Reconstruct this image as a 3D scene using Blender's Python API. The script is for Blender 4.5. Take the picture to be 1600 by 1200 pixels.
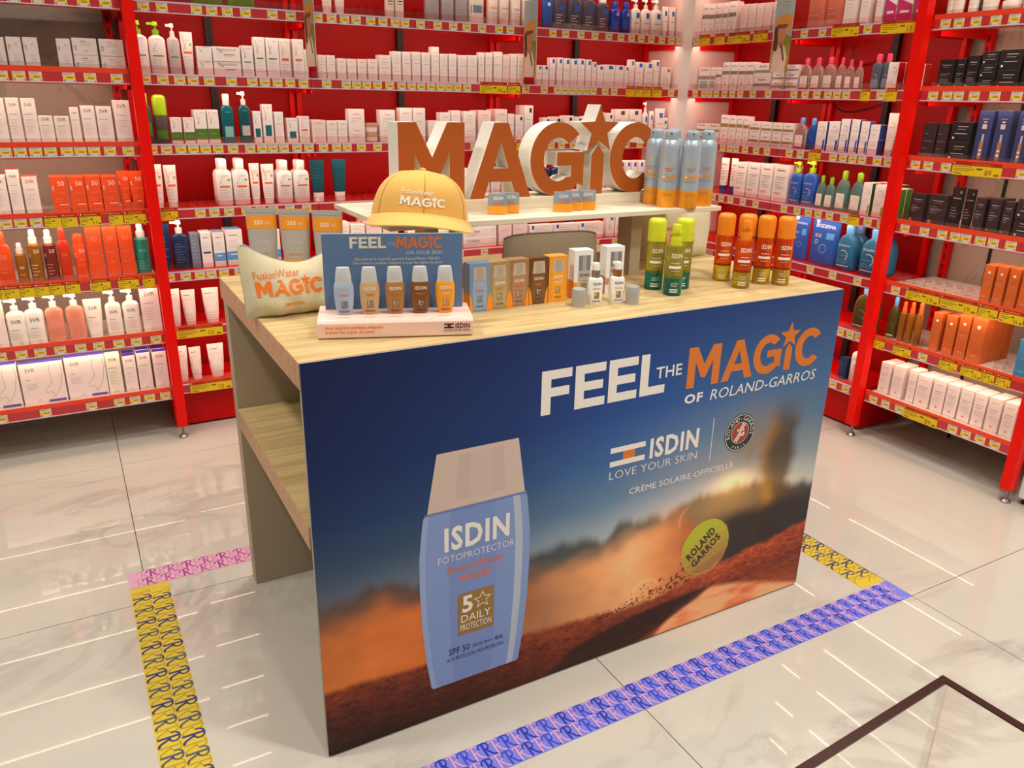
import bpy, math, random
import numpy as np
from mathutils import Matrix, Vector
from mathutils.geometry import tessellate_polygon

random.seed(7)
scene = bpy.context.scene
for o in list(bpy.data.objects):
    bpy.data.objects.remove(o)
col = scene.collection

# ------------------------------------------------------------------ camera
cam_data = bpy.data.cameras.new('camera')
cam_data.sensor_fit = 'HORIZONTAL'
cam_data.sensor_width = 36.0
cam_data.lens = 27.796
cam_data.clip_start = 0.02
cam = bpy.data.objects.new('camera', cam_data)
col.objects.link(cam)
cam.matrix_world = Matrix(((0.874914, 0.148815, -0.460847, -0.3701),
                           (-0.483883, 0.307077, -0.819488, -1.5497),
                           (0.019564, 0.939978, 0.340675, 1.5544),
                           (0, 0, 0, 1)))
scene.camera = cam

# ------------------------------------------------------------------ light
scene.view_settings.view_transform = 'Standard'
scene.view_settings.look = 'None'
scene.view_settings.gamma = 1.0
scene.view_settings.use_curve_mapping = False
scene.view_settings.exposure = 0.0

world = bpy.data.worlds.new('shop_ambience')
scene.world = world
world.use_nodes = True
world.node_tree.nodes['Background'].inputs[0].default_value = (1.0, 0.96, 0.90, 1)
world.node_tree.nodes['Background'].inputs[1].default_value = 0.16

def area(name, loc, size, power, colour=(1.0, 0.96, 0.89), aim=(0, 0, -1), shape='DISK', size_y=None, spread=180):
    d = bpy.data.lights.new(name, 'AREA')
    d.shape = shape
    d.size = size
    if size_y:
        d.size_y = size_y
    d.energy = power
    d.color = colour
    d.spread = math.radians(spread)
    o = bpy.data.objects.new(name, d)
    o.location = loc
    o.rotation_euler = Vector(aim).to_track_quat('-Z', 'Y').to_euler()
    col.objects.link(o)
    return o

# the shop's ceiling downlights
for k, (x, y, pw) in enumerate([(-0.9, 0.25, 20), (0.3, 1.2, 11), (1.6, 1.0, 12), (2.1, -0.2, 14), (0.9, -0.9, 20),
                                (-1.2, 1.1, 9), (0.2, -2.3, 22), (1.9, -2.0, 24), (-1.9, -0.9, 9)]):
    area('ceiling_downlight', (x, y, 3.1), 0.22, pw, spread=130)
LED_POWER = 18.0

# ------------------------------------------------------------------ materials
def lin(c):
    c = c / 255.0
    return c / 12.92 if c <= 0.04045 else ((c + 0.055) / 1.055) ** 2.4

def rgb(c):
    return (lin(c[0]), lin(c[1]), lin(c[2]), 1.0)

MATS = {}
def mat(name, c=None, rough=0.5, metal=0.0, trans=0.0, ior=1.45, emit=0.0, noise=0.0, scale=40.0, coat=0.0, bump=0.0, alpha=1.0, sheen=0.0):
    """A cached principled material whose colour wavers a little with a procedural noise."""
    if name in MATS:
        return MATS[name]
    m = bpy.data.materials.new(name)
    m.use_nodes = True
    nt = m.node_tree
    b = nt.nodes['Principled BSDF']
    b.inputs['Base Color'].default_value = rgb(c)
    b.inputs['Roughness'].default_value = rough
    b.inputs['Metallic'].default_value = metal
    b.inputs['IOR'].default_value = ior
    b.inputs['Transmission Weight'].default_value = trans
    b.inputs['Coat Weight'].default_value = coat
    b.inputs['Alpha'].default_value = alpha
    b.inputs['Sheen Weight'].default_value = sheen
    if emit:
        b.inputs['Emission Color'].default_value = rgb(c)
        b.inputs['Emission Strength'].default_value = emit
    if noise or bump:
        tc = nt.nodes.new('ShaderNodeTexCoord')
        nz = nt.nodes.new('ShaderNodeTexNoise')
        nz.inputs['Scale'].default_value = scale
        nz.inputs['Detail'].default_value = 4
        nt.links.new(tc.outputs['Object'], nz.inputs['Vector'])
        if noise:
            hsv = nt.nodes.new('ShaderNodeHueSaturation')
            hsv.inputs['Color'].default_value = rgb(c)
            mr = nt.nodes.new('ShaderNodeMapRange')
            mr.inputs['To Min'].default_value = 1 - noise
            mr.inputs['To Max'].default_value = 1 + noise
            nt.links.new(nz.outputs['Fac'], mr.inputs['Value'])
            nt.links.new(mr.outputs['Result'], hsv.inputs['Value'])
            nt.links.new(hsv.outputs['Color'], b.inputs['Base Color'])
        if bump:
            bp = nt.nodes.new('ShaderNodeBump')
            bp.inputs['Strength'].default_value = bump
            bp.inputs['Distance'].default_value = 0.003
            nt.links.new(nz.outputs['Fac'], bp.inputs['Height'])
            nt.links.new(bp.outputs['Normal'], b.inputs['Normal'])
    MATS[name] = m
    return m

COL = dict(
    white=(240, 236, 230), pinkw=(238, 222, 214), cream=(236, 228, 205), ivory=(240, 232, 220), grey=(150, 145, 142), lgrey=(195, 190, 186),
    ink=(52, 44, 44), brown=(92, 66, 54), dark=(30, 26, 28), black=(24, 20, 22), orange=(235, 105, 40), sun=(232, 78, 28),
    sunred=(205, 50, 22), amber=(176, 110, 36), coral=(226, 142, 118), teal=(22, 110, 122), dteal=(14, 78, 88), tealg=(32, 140, 120),
    navy=(22, 50, 92), blue=(40, 92, 180), royal=(30, 60, 170), sky=(90, 165, 225), lrpblue=(30, 105, 185), purple=(60, 40, 140), violet=(85, 75, 170),
    green=(130, 190, 40), lime=(160, 205, 30), dgreen=(78, 128, 44), olive=(110, 104, 48), dgrey=(78, 74, 70), gold=(160, 135, 75), tan=(190, 160, 125),
    pink=(232, 175, 165), rose=(220, 70, 110), magenta=(200, 50, 120), red=(196, 20, 22), peach=(232, 140, 110), yellow=(240, 205, 40), terra=(202, 98, 38),
    azure=(60, 140, 185), silver=(176, 176, 178), bronze=(170, 120, 80), navyblue=(48, 58, 104), brownblack=(52, 36, 38), promo=(190, 50, 30),
    greyblue=(120, 140, 160), mint=(140, 200, 190), taupe=(140, 128, 108))
def C(n):
    return mat('ink_' + n, COL[n], 0.45)

# ------------------------------------------------------------------ mesh building
TEXT = {}
_cap = None
def glyphs(s, bold=0.0, shear=0.0):
    """A string as flat triangles: capital height 1, left edge 0, baseline 0."""
    global _cap
    key = (s, bold, shear)
    if key in TEXT:
        return TEXT[key]
    def raw(t):
        cu = bpy.data.curves.new('glyph', 'FONT')
        cu.body = t
        cu.size = 1.0
        cu.resolution_u = 2
        cu.offset = bold
        cu.shear = shear
        cu.space_character = 1.0 + max(0.0, bold) * 3.5
        ob = bpy.data.objects.new('glyph', cu)
        me = ob.to_mesh()
        v = np.array([tuple(q.co)[:2] for q in me.vertices]) if len(me.vertices) else np.zeros((0, 2))
        f = [tuple(q.vertices) for q in me.polygons]
        ob.to_mesh_clear()
        bpy.data.objects.remove(ob)
        bpy.data.curves.remove(cu)
        return v, f
    if _cap is None:
        hv, _ = raw('H')
        _cap = hv[:, 1].max()
    v, f = raw(s)
    v = v / _cap
    if len(v):
        v[:, 0] -= v[:, 0].min()
    TEXT[key] = (v, f)
    return TEXT[key]

class MB:
    """Collects shapes for one mesh."""
    def __init__(self):
        self.v, self.f, self.m, self.mats = [], [], [], []
    def mi(self, m):
        if m not in self.mats:
            self.mats.append(m)
        return self.mats.index(m)
    def add(self, vs, fs, m):
        n = len(self.v)
        i = self.mi(m)
        self.v += [tuple(q) for q in vs]
        for f in fs:
            self.f.append(tuple(n + k for k in f))
            self.m.append(i)
        return self
    def box(self, x0, x1, y0, y1, z0, z1, m, b=0.0):
        if b <= 0:
            vs = [(x0, y0, z0), (x1, y0, z0), (x1, y1, z0), (x0, y1, z0), (x0, y0, z1), (x1, y0, z1), (x1, y1, z1), (x0, y1, z1)]
            fs = [(0, 3, 2, 1), (4, 5, 6, 7), (0, 1, 5, 4), (1, 2, 6, 5), (2, 3, 7, 6), (3, 0, 4, 7)]
            return self.add(vs, fs, m)
        # chamfered: three rings top and bottom
        def ring(z, s):
            return [(x0 + s + b, y0 + s, z), (x1 - s - b, y0 + s, z), (x1 - s, y0 + s + b, z), (x1 - s, y1 - s - b, z),
                    (x1 - s - b, y1 - s, z), (x0 + s + b, y1 - s, z), (x0 + s, y1 - s - b, z), (x0 + s, y0 + s + b, z)]
        rs = [ring(z0, b * .7), ring(z0 + b, 0), ring(z1 - b, 0), ring(z1, b * .7)]
        return self.rings(rs, m)
    def rings(self, rs, m, caps=True):
        n = len(rs[0])
        vs = [p for r in rs for p in r]
        fs = []
        for k in range(len(rs) - 1):
            for i in range(n):
                j = (i + 1) % n
                fs.append((k * n + i, k * n + j, (k + 1) * n + j, (k + 1) * n + i))
        if caps:
            fs.append(tuple(reversed(range(n))))
            fs.append(tuple((len(rs) - 1) * n + i for i in range(n)))
        return self.add(vs, fs, m)
    def loft(self, secs, m, n=20, cx=0.0, cy=0.0):
        """Stacked superellipse sections (z, rx, ry, exponent)."""
        rs = []
        for s in secs:
            z, rx, ry, e = s[:4]
            r = []
            for i in range(n):
                a = 2 * math.pi * (i + .5) / n
                c, q = math.cos(a), math.sin(a)
                r.append((cx + rx * math.copysign(abs(c) ** (2 / e), c), cy + ry * math.copysign(abs(q) ** (2 / e), q), z))
            rs.append(r)
        return self.rings(rs, m)
    def cyl(self, cx, cy, z0, z1, r, m, n=16, r1=None):
        return self.loft([(z0, r, r, 2), (z1, r1 or r, r1 or r, 2)], m, n, cx, cy)
    def prism(self, loops, t0, t1, m, side=None, fn=None):
        """Flat outline (first loop outer, others holes) thickened from t0 (front) to t1; fn(u, v, t) places a point."""
        fn = fn or (lambda u, v, t: (u, t, v))
        tri = tessellate_polygon([[Vector((p[0], p[1], 0)) for p in l] for l in loops])
        pts = [p for l in loops for p in l]
        # face towards -t
        fs = []
        for a, b, c in tri:
            A, B, D = pts[a], pts[b], pts[c]
            area2 = (B[0] - A[0]) * (D[1] - A[1]) - (D[0] - A[0]) * (B[1] - A[1])
            fs.append((a, b, c) if area2 > 0 else (a, c, b))
        self.add([fn(p[0], p[1], t0) for p in pts], fs, m)
        if t1 is None:
            return self
        self.add([fn(p[0], p[1], t1) for p in pts], [tuple(reversed(f)) for f in fs], side or m)
        for li, l in enumerate(loops):
            k = len(l)
            ar = sum(l[i][0] * l[(i + 1) % k][1] - l[(i + 1) % k][0] * l[i][1] for i in range(k))
            flip = (ar < 0) != (li > 0)
            vs = [fn(p[0], p[1], t0) for p in l] + [fn(p[0], p[1], t1) for p in l]
            q = []
            for i in range(k):
                j = (i + 1) % k
                q.append((i, i + k, j + k, j) if not flip else (j, j + k, i + k, i))
            self.add(vs, q, side or m)
        return self
    def rect(self, u0, v0, u1, v1, m, surf, e=0.0, n=1):
        """A printed rectangle on a surface, cut into n strips across so that it follows a curve."""
        vs, fs = [], []
        for i in range(n + 1):
            u = u0 + (u1 - u0) * i / n
            vs += [surf(u, v0, e), surf(u, v1, e)]
        for i in range(n):
            fs.append((2 * i, 2 * i + 2, 2 * i + 3, 2 * i + 1))
        return self.add(vs, fs, m)
    def poly(self, pts, m, surf, e=0.0):
        return self.prism([pts], 0, None, m, fn=lambda u, v, t: surf(u, v, e))
    def disc(self, u, v, r, m, surf, e=0.0, n=16, ry=None):
        return self.poly([(u + r * math.cos(2 * math.pi * i / n), v + (ry or r) * math.sin(2 * math.pi * i / n)) for i in range(n)], m, surf, e)
    def ring(self, u, v, r, w, m, surf, e=0.0, n=16, a0=0.0, a1=360.0):
        vs, fs = [], []
        for i in range(n + 1):
            a = math.radians(a0 + (a1 - a0) * i / n)
            for q in (r - w, r):
                vs.append(surf(u + q * math.cos(a), v + q * math.sin(a), e))
        for i in range(n):
            fs.append((2 * i, 2 * i + 1, 2 * i + 3, 2 * i + 2))
        return self.add(vs, fs, m)
    def text(self, s, u, v, m, surf, e=0.0, h=None, w=None, align='c', bold=0.0, rot=0.0, shear=0.0, bend=None):
        """Lettering on a surface. h: capital height; w: total width (either sets the other, both stretch)."""
        gv, gf = glyphs(s, bold, shear)
        if not len(gv):
            return self
        tw = gv[:, 0].max()
        if h is None:
            h = w / tw
        sx = h if w is None else w / tw
        off = {'c': -.5, 'l': 0.0, 'r': -1.0}[align] * tw * sx
        ca, sa = math.cos(math.radians(rot)), math.sin(math.radians(rot))
        vs = []
        for x, y in gv:
            px, py = x * sx + off, y * h
            vs.append(surf(u + px * ca - py * sa, v + px * sa + py * ca, e))
        return self.add(vs, gf, m)
    def mesh(self, name, smooth=False, angle=0.6):
        me = bpy.data.meshes.new(name)
        me.from_pydata(self.v, [], self.f)
        for m in self.mats:
            me.materials.append(m)
        me.polygons.foreach_set('material_index', self.m)
        if smooth:
            me.polygons.foreach_set('use_smooth', [True] * len(self.f))
            me.set_sharp_from_angle(angle=angle)
        me.update()
        return me

def link(name, me, parent=None, loc=(0, 0, 0), rz=0.0):
    o = bpy.data.objects.new(name, me)
    col.objects.link(o)
    o.location = loc
    o.rotation_euler = (0, 0, rz)
    if parent is not None:
        o.parent = parent
    return o
def empty(name, loc=(0, 0, 0), rz=0.0):
    o = link(name, None, None, loc, rz)
    o.empty_display_size = 0.05
    return o
def tag(o, label=None, cat=None, group=None, kind=None):
    if label: o['label'] = label
    if cat: o['category'] = cat
    if group: o['group'] = group
    if kind: o['kind'] = kind
    return o
def flat(y):                                   # a vertical plane facing -y
    return lambda u, v, e=0.0: (u, y - e, v)
def ground(z):                                 # a horizontal plane
    return lambda u, v, e=0.0: (u, v, z + e)
R90 = math.radians(-90)

# ------------------------------------------------------------------ setting
def marble(name, base, vein, scale, rough, coat=0.0, width=.03, detail=9):
    m = bpy.data.materials.new(name)
    m.use_nodes = True
    nt = m.node_tree
    b = nt.nodes['Principled BSDF']
    geo = nt.nodes.new('ShaderNodeNewGeometry')
    mp = nt.nodes.new('ShaderNodeMapping')
    mp.inputs['Scale'].default_value = (scale, scale * 1.7, scale * 1.3)
    mp.inputs['Rotation'].default_value = (0.3, 0.2, 0.6)
    nt.links.new(geo.outputs['Position'], mp.inputs['Vector'])
    n1 = nt.nodes.new('ShaderNodeTexNoise')
    n1.inputs['Scale'].default_value = 1.3
    n1.inputs['Detail'].default_value = detail
    n1.inputs['Roughness'].default_value = 0.62
    n1.inputs['Distortion'].default_value = 1.1
    nt.links.new(mp.outputs['Vector'], n1.inputs['Vector'])
    # thin veins where the noise passes its middle
    sb = nt.nodes.new('ShaderNodeMath'); sb.operation = 'SUBTRACT'; sb.inputs[1].default_value = 0.5
    ab = nt.nodes.new('ShaderNodeMath'); ab.operation = 'ABSOLUTE'
    vr = nt.nodes.new('ShaderNodeMapRange')
    vr.inputs['From Min'].default_value = 0.0; vr.inputs['From Max'].default_value = width
    vr.inputs['To Min'].default_value = 1.0; vr.inputs['To Max'].default_value = 0.0
    nt.links.new(n1.outputs['Fac'], sb.inputs[0]); nt.links.new(sb.outputs[0], ab.inputs[0]); nt.links.new(ab.outputs[0], vr.inputs['Value'])
    n2 = nt.nodes.new('ShaderNodeTexNoise')
    n2.inputs['Scale'].default_value = 0.9
    n2.inputs['Detail'].default_value = 5
    nt.links.new(mp.outputs['Vector'], n2.inputs['Vector'])
    pr = nt.nodes.new('ShaderNodeMapRange')
    pr.inputs['From Min'].default_value = 0.44; pr.inputs['From Max'].default_value = 0.68
    nt.links.new(n2.outputs['Fac'], pr.inputs['Value'])
    mu = nt.nodes.new('ShaderNodeMath'); mu.operation = 'MULTIPLY'
    nt.links.new(vr.outputs['Result'], mu.inputs[0]); nt.links.new(pr.outputs['Result'], mu.inputs[1])
    md = nt.nodes.new('ShaderNodeMath'); md.operation = 'MULTIPLY_ADD'; md.inputs[1].default_value = 0.5
    sc = nt.nodes.new('ShaderNodeMath'); sc.operation = 'MULTIPLY'; sc.inputs[1].default_value = 0.10
    nt.links.new(pr.outputs['Result'], sc.inputs[0])
    nt.links.new(mu.outputs[0], md.inputs[0]); nt.links.new(sc.outputs[0], md.inputs[2])
    mix = nt.nodes.new('ShaderNodeMix'); mix.data_type = 'RGBA'
    mix.inputs['A'].default_value = rgb(base); mix.inputs['B'].default_value = rgb(vein)
    nt.links.new(md.outputs[0], mix.inputs['Factor'])
    nt.links.new(mix.outputs['Result'], b.inputs['Base Color'])
    b.inputs['Roughness'].default_value = rough
    b.inputs['Coat Weight'].default_value = coat
    b.inputs['Coat Roughness'].default_value = 0.04
    return m

FLOOR = marble('polished_marble', (196, 189, 176), (112, 104, 96), .75, 0.025, 0.0, .045, 8)
WALLM = marble('wall_marble', (176, 164, 150), (96, 84, 76), 1.4, 0.35)
grout = mat('dark_grout', (60, 48, 40), 0.9, noise=.1)

X0, X1, Y0, Y1 = -3.4, 3.75, -4.2, 3.05
fl = link('floor', MB().box(X0, X1, Y0, Y1, -0.06, -0.004, grout).mesh('floor'))
tag(fl, 'glossy white marble floor tiles with grey veins', kind='structure')
tx = [-3.4] + [-0.323 + 1.128 * k for k in range(-2, 4)] + [3.75]
ty = [-4.2] + [-0.236 + 1.131 * k for k in range(-3, 3)] + [3.05]
for i in range(len(tx) - 1):
    for j in range(len(ty) - 1):
        w, d = tx[i + 1] - tx[i], ty[j + 1] - ty[j]
        t = MB().box(0.0014, w - .0014, .0014, d - .0014, -0.012, 0.0, FLOOR)
        link('tile', t.mesh('tile'), fl, (tx[i], ty[j], 0))

wallpaint = mat('plain_wall', (205, 198, 188), .8, noise=.03)
wb = link('wall_back', MB().box(X0, X1, 2.70, 2.78, 0, 3.3, WALLM).mesh('wall_back'))
tag(wb, 'grey marble clad back wall of the shop', kind='structure')
wr = link('wall_right', MB().box(3.32, 3.40, Y0, 2.70, 0, 3.3, WALLM).mesh('wall_right'))
tag(wr, 'grey marble clad right wall of the shop', kind='structure')
blackmetal = mat('black_metal', (22, 18, 18), .5)
# dark joint between two wall slabs
for nm, y in (('joint', 0.55),):
    link(nm, MB().box(3.312, 3.32, y - .006, y + .006, 0, 3.3, blackmetal).mesh('joint'), wr)
ce = link('ceiling', MB().box(X0, X1, Y0, Y1, 3.3, 3.36, mat('ceiling_paint', (225, 218, 208), .9, noise=.02)).mesh('ceiling'))
tag(ce, 'pale painted shop ceiling', kind='structure')
white_lam = mat('white_laminate', (236, 230, 222), .35, noise=.01, scale=8)
cm = MB().prism([[(2.872, 2.325), (2.918, 2.272), (3.32, 2.272), (3.32, 2.70), (2.872, 2.70)]], 3.3, 0.0, white_lam, fn=lambda u, v, t: (u, v, t))
tag(link('trim_1', cm.mesh('trim_1')), 'white corner column between back and right shelving', kind='structure')

# ------------------------------------------------------------------ shelving
red = mat('red_powder_coat', (205, 3, 2), .42, noise=.03, scale=6)
redpanel = mat('red_back_panel', (160, 1, 1), .5, noise=.03, scale=4)
redpost = mat('red_post_lacquer', (238, 14, 4), .35, noise=.02)
for _m in (red, redpanel, redpost):
    _m.node_tree.nodes['Principled BSDF'].inputs['Specular IOR Level'].default_value = .25
lipred = mat('red_label_strip', (196, 52, 60), .3, coat=.3)
liporange = mat('orange_red_lip', (238, 70, 34), .35, coat=.2)
whiteboard = mat('white_shelf_board', (226, 216, 208), .4, noise=.02)
stripedge = mat('pale_strip_edge', (226, 205, 208), .25, coat=.4)
ledm = mat('led_tube', (255, 238, 214), emit=LED_POWER)
tagw = mat('tag_paper', (228, 222, 214), .55)
tagy = mat('tag_yellow', (242, 208, 40), .55)
tagp = mat('promo_yellow', (236, 200, 20), .5)
tagr = mat('promo_red', (176, 34, 24), .5)
steel = mat('brushed_steel', (150, 146, 140), .3, 1.0, noise=.08)

def clear_plastic(name, tint, w=0.16):
    m = bpy.data.materials.new(name)
    m.use_nodes = True
    nt = m.node_tree
    nt.nodes.remove(nt.nodes['Principled BSDF'])
    out = nt.nodes['Material Output']
    tr = nt.nodes.new('ShaderNodeBsdfTransparent'); tr.inputs['Color'].default_value = rgb(tint)
    gl = nt.nodes.new('ShaderNodeBsdfGlossy'); gl.inputs['Roughness'].default_value = .08
    mx = nt.nodes.new('ShaderNodeMixShader')
    mx.inputs['Fac'].default_value = w
    nt.links.new(tr.outputs['BSDF'], mx.inputs[1]); nt.links.new(gl.outputs['BSDF'], mx.inputs[2])
    nt.links.new(mx.outputs['Shader'], out.inputs['Surface'])
    return m
clearp = clear_plastic('clear_plastic', (248, 242, 240), .07)

ZS = [1.853, 1.574, 1.29, 1.013, .732, .465, .19]
UP = 0.044                                       # from the bottom of a label strip to the top of its shelf board

def tag_mesh():
    b = MB()
    w, h = .044, .036
    s = flat(-.0012)
    b.box(-w / 2, w / 2, -.0012, 0, 0, h, tagw)
    b.rect(-w / 2, .011, w / 2, .025, tagy, s, .0003)
    for k, (u0, u1) in enumerate(((-.018, .012), (-.018, .017), (-.018, .004))):
        b.rect(u0, .0335 - .003 * k, u1, .0347 - .003 * k, C('grey'), s, .0003)
    b.rect(-.008, .014, .013, .0205, mat('tag_price', (206, 140, 24), .6), s, .0006)
    b.ring(-.016, .006, .004, .0018, C('dark'), s, .0004, 10)
    b.rect(-.008, .003, .009, .0045, C('lgrey'), s, .0003)
    b.rect(.014, .003, .019, .007, C('dgrey'), s, .0003)
    return b.mesh('price_tag')
TAG = tag_mesh()

def promo_mesh(w, price):
    b = MB()
    h = .056
    s = flat(-.0018)
    b.box(-w / 2, w / 2, -.0018, 0, 0, h, tagp)
    b.rect(-w / 2, .040, w / 2, h, tagr, s, .0003)
    if w > .1:
        b.text('5€ EN CAISSE !', .1 * w, .0425, mat('promo_letters', (225, 120, 40), .6), s, .0006, h=.009, bold=.01)
    else:
        b.rect(-.3 * w, .0445, .34 * w, .050, mat('promo_letters', (225, 120, 40), .6), s, .0006)
    b.disc(-w / 2 + .006, .048, .003, C('white'), s, .0006, 8)
    if price:
        ph = .021 if w > .1 else .015
        b.text(price, w * (.24 if w > .1 else .2), .006, mat('price_ink', (150, 80, 30), .6), s, .0006, h=ph)
        b.rect(w * .36, .006, w * .46, .013, mat('price_ink', (150, 80, 30)), s, .0006)
    b.rect(-.46 * w, .034, -.1 * w, .0362, C('dgreen') if w < .1 else C('olive'), s, .0005)
    b.rect(-.46 * w, .0245, -.04 * w, .0268, C('olive'), s, .0005)
    b.rect(-.46 * w, .0175, -.14 * w, .0195, C('olive'), s, .0005)
    b.rect(-.46 * w, .006, -.30 * w, .009, C('brown'), s, .0005)
    b.rect(0, .026, .12 * w, .0315, C('brown'), s, .0005)
    return b.mesh('promo_tag')

class Wall:
    """A run of shelving: local x runs to the viewer's right along the shelf front, local y into the shelf."""
    def __init__(self, org, rz):
        self.o, self.rz = org, rz
    def at(self, x, y, z=0.0):
        c, s = math.cos(self.rz), math.sin(self.rz)
        return (self.o[0] + c * x - s * y, self.o[1] + s * x + c * y, z)
WALLS = {'L': Wall((-1.10, 2.25), 0), 'B': Wall((0, 2.30), 0), 'R': Wall((2.92, 2.27), R90), 'S': Wall((2.92, 0.775), R90)}
def along(k, c):                                  # world coordinate along the wall -> local x
    return {'L': c + 1.10, 'B': c, 'R': 2.27 - c, 'S': .775 - c}[k]

BAYS = []                                         # (wall key, local x0, x1, shelf parts)
def bay(key, x0, x1, depth, label, boards, lip, panel, levels, plinth):
    W = WALLS[key]
    root = empty('shelving_bay', W.at(x0, 0), W.rz)
    tag(root, label, 'shelving', 'shelving bays along the walls')
    w = x1 - x0
    if panel:
        link('back_panel', MB().box(0, w, depth, depth + .012, 0.08, 2.42, redpanel).mesh('back_panel'), root)
    slot = mat('slot_black', (12, 10, 10), .6)
    for ux in (0.03, w - .03) if not panel else (w * .5,):
        u = MB()
        u.box(ux - .016, ux + .016, depth - .03, depth - .001, 0.06, 2.42, red if not panel else blackmetal)
        for q in range(48):
            u.box(ux - .004, ux + .004, depth - .0312, depth - .03, .10 + q * .048, .125 + q * .048, slot)
        link('upright', u.mesh('upright'), root)
    if panel:
        # slotted rails at both ends of the panel
        for ux in (0.018, w - .018):
            link('upright', MB().box(ux - .012, ux + .012, depth - .02, depth - .001, 0.06, 2.42, red).mesh('upright'), root)
    shelves = {}
    for lv in levels:
        z = ZS[lv]
        b = MB()
        b.box(.001, w - .001, .012, depth - .032, z + .024, z + UP, boards)
        b.box(.001, w - .001, .004, .016, z - .004, z + .044, lip)
        sh = link('shelf', b.mesh('shelf'), root)
        shelves[lv] = sh
        st = MB().box(.002, w - .002, -.001, .004, z + .004, z + .040, lipred)
        st.box(.002, w - .002, -.003, .004, z, z + .004, stripedge)
        if boards is red:
            st.box(.002, w - .002, -.002, .004, z + .040, z + .046, stripedge)
        else:
            st.box(.002, w - .002, -.002, .004, z + .040, z + .060, lip)
        link('label_strip', st.mesh('label_strip'), sh)
        link('clear_lip', MB().box(.004, w - .004, .005, .007, z + .046, z + .074, clearp).mesh('clear_lip'), sh)
        if lv < 6 and not (key == 'L' and lv == 0):
            link('led_tube', MB().box(.02, w - .02, .0165, .0275, z + .001, z + .0125, ledm).mesh('led_tube'), sh)
        for q in range(2):                        # the brackets that carry the shelf
            bx = .012 if q == 0 else w - .016
            link('bracket', MB().box(bx, bx + .004, .05, depth - .032, z - .02, z + .024, red).mesh('bracket'), sh)
    if key != 'L':                                # the shelf above, out of view, whose lamp lights the top row
        z = ZS[0] + .28
        sh = link('shelf', MB().box(.001, w - .001, .012, depth - .032, z + .024, z + UP, boards).box(.001, w - .001, .004, .016, z - .004, z + .044, lip).mesh('shelf'), root)
        link('led_tube', MB().box(.02, w - .02, .0165, .0275, z + .001, z + .0125, ledm).mesh('led_tube'), sh)
    if plinth:
        link('plinth', MB().box(.001, w - .001, .055, depth, 0.012, ZS[6] + .005, red).mesh('plinth'), root)
    BAYS.append((key, x0, x1, shelves))
    return root

bay('L', 0.0, 1.040, .40, 'open shelving bay left of the red post, marble wall behind', whiteboard, liporange, False, range(7), False)
bay('B', -.056, .703, .315, 'red back wall bay next to the left post', red, red, True, range(7), True)
bay('B', .703, 1.812, .315, 'wide red bay in the middle of the back wall', red, red, True, range(7), True)
bay('B', 1.812, 2.870, .315, 'red back wall bay beside the white corner column', red, red, True, range(7), True)
bay('R', 0.0, .738, .345, 'red right wall bay beside the white corner column', red, red, True, range(7), True)
bay('R', .738, 1.455, .345, 'red right wall bay before the post with clear bottles', red, red, True, range(7), True)
bay('S', 0.003, .735, .39, 'open shelving bay of black and terracotta cartons at far right', whiteboard, liporange, False, range(7), False)

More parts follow.
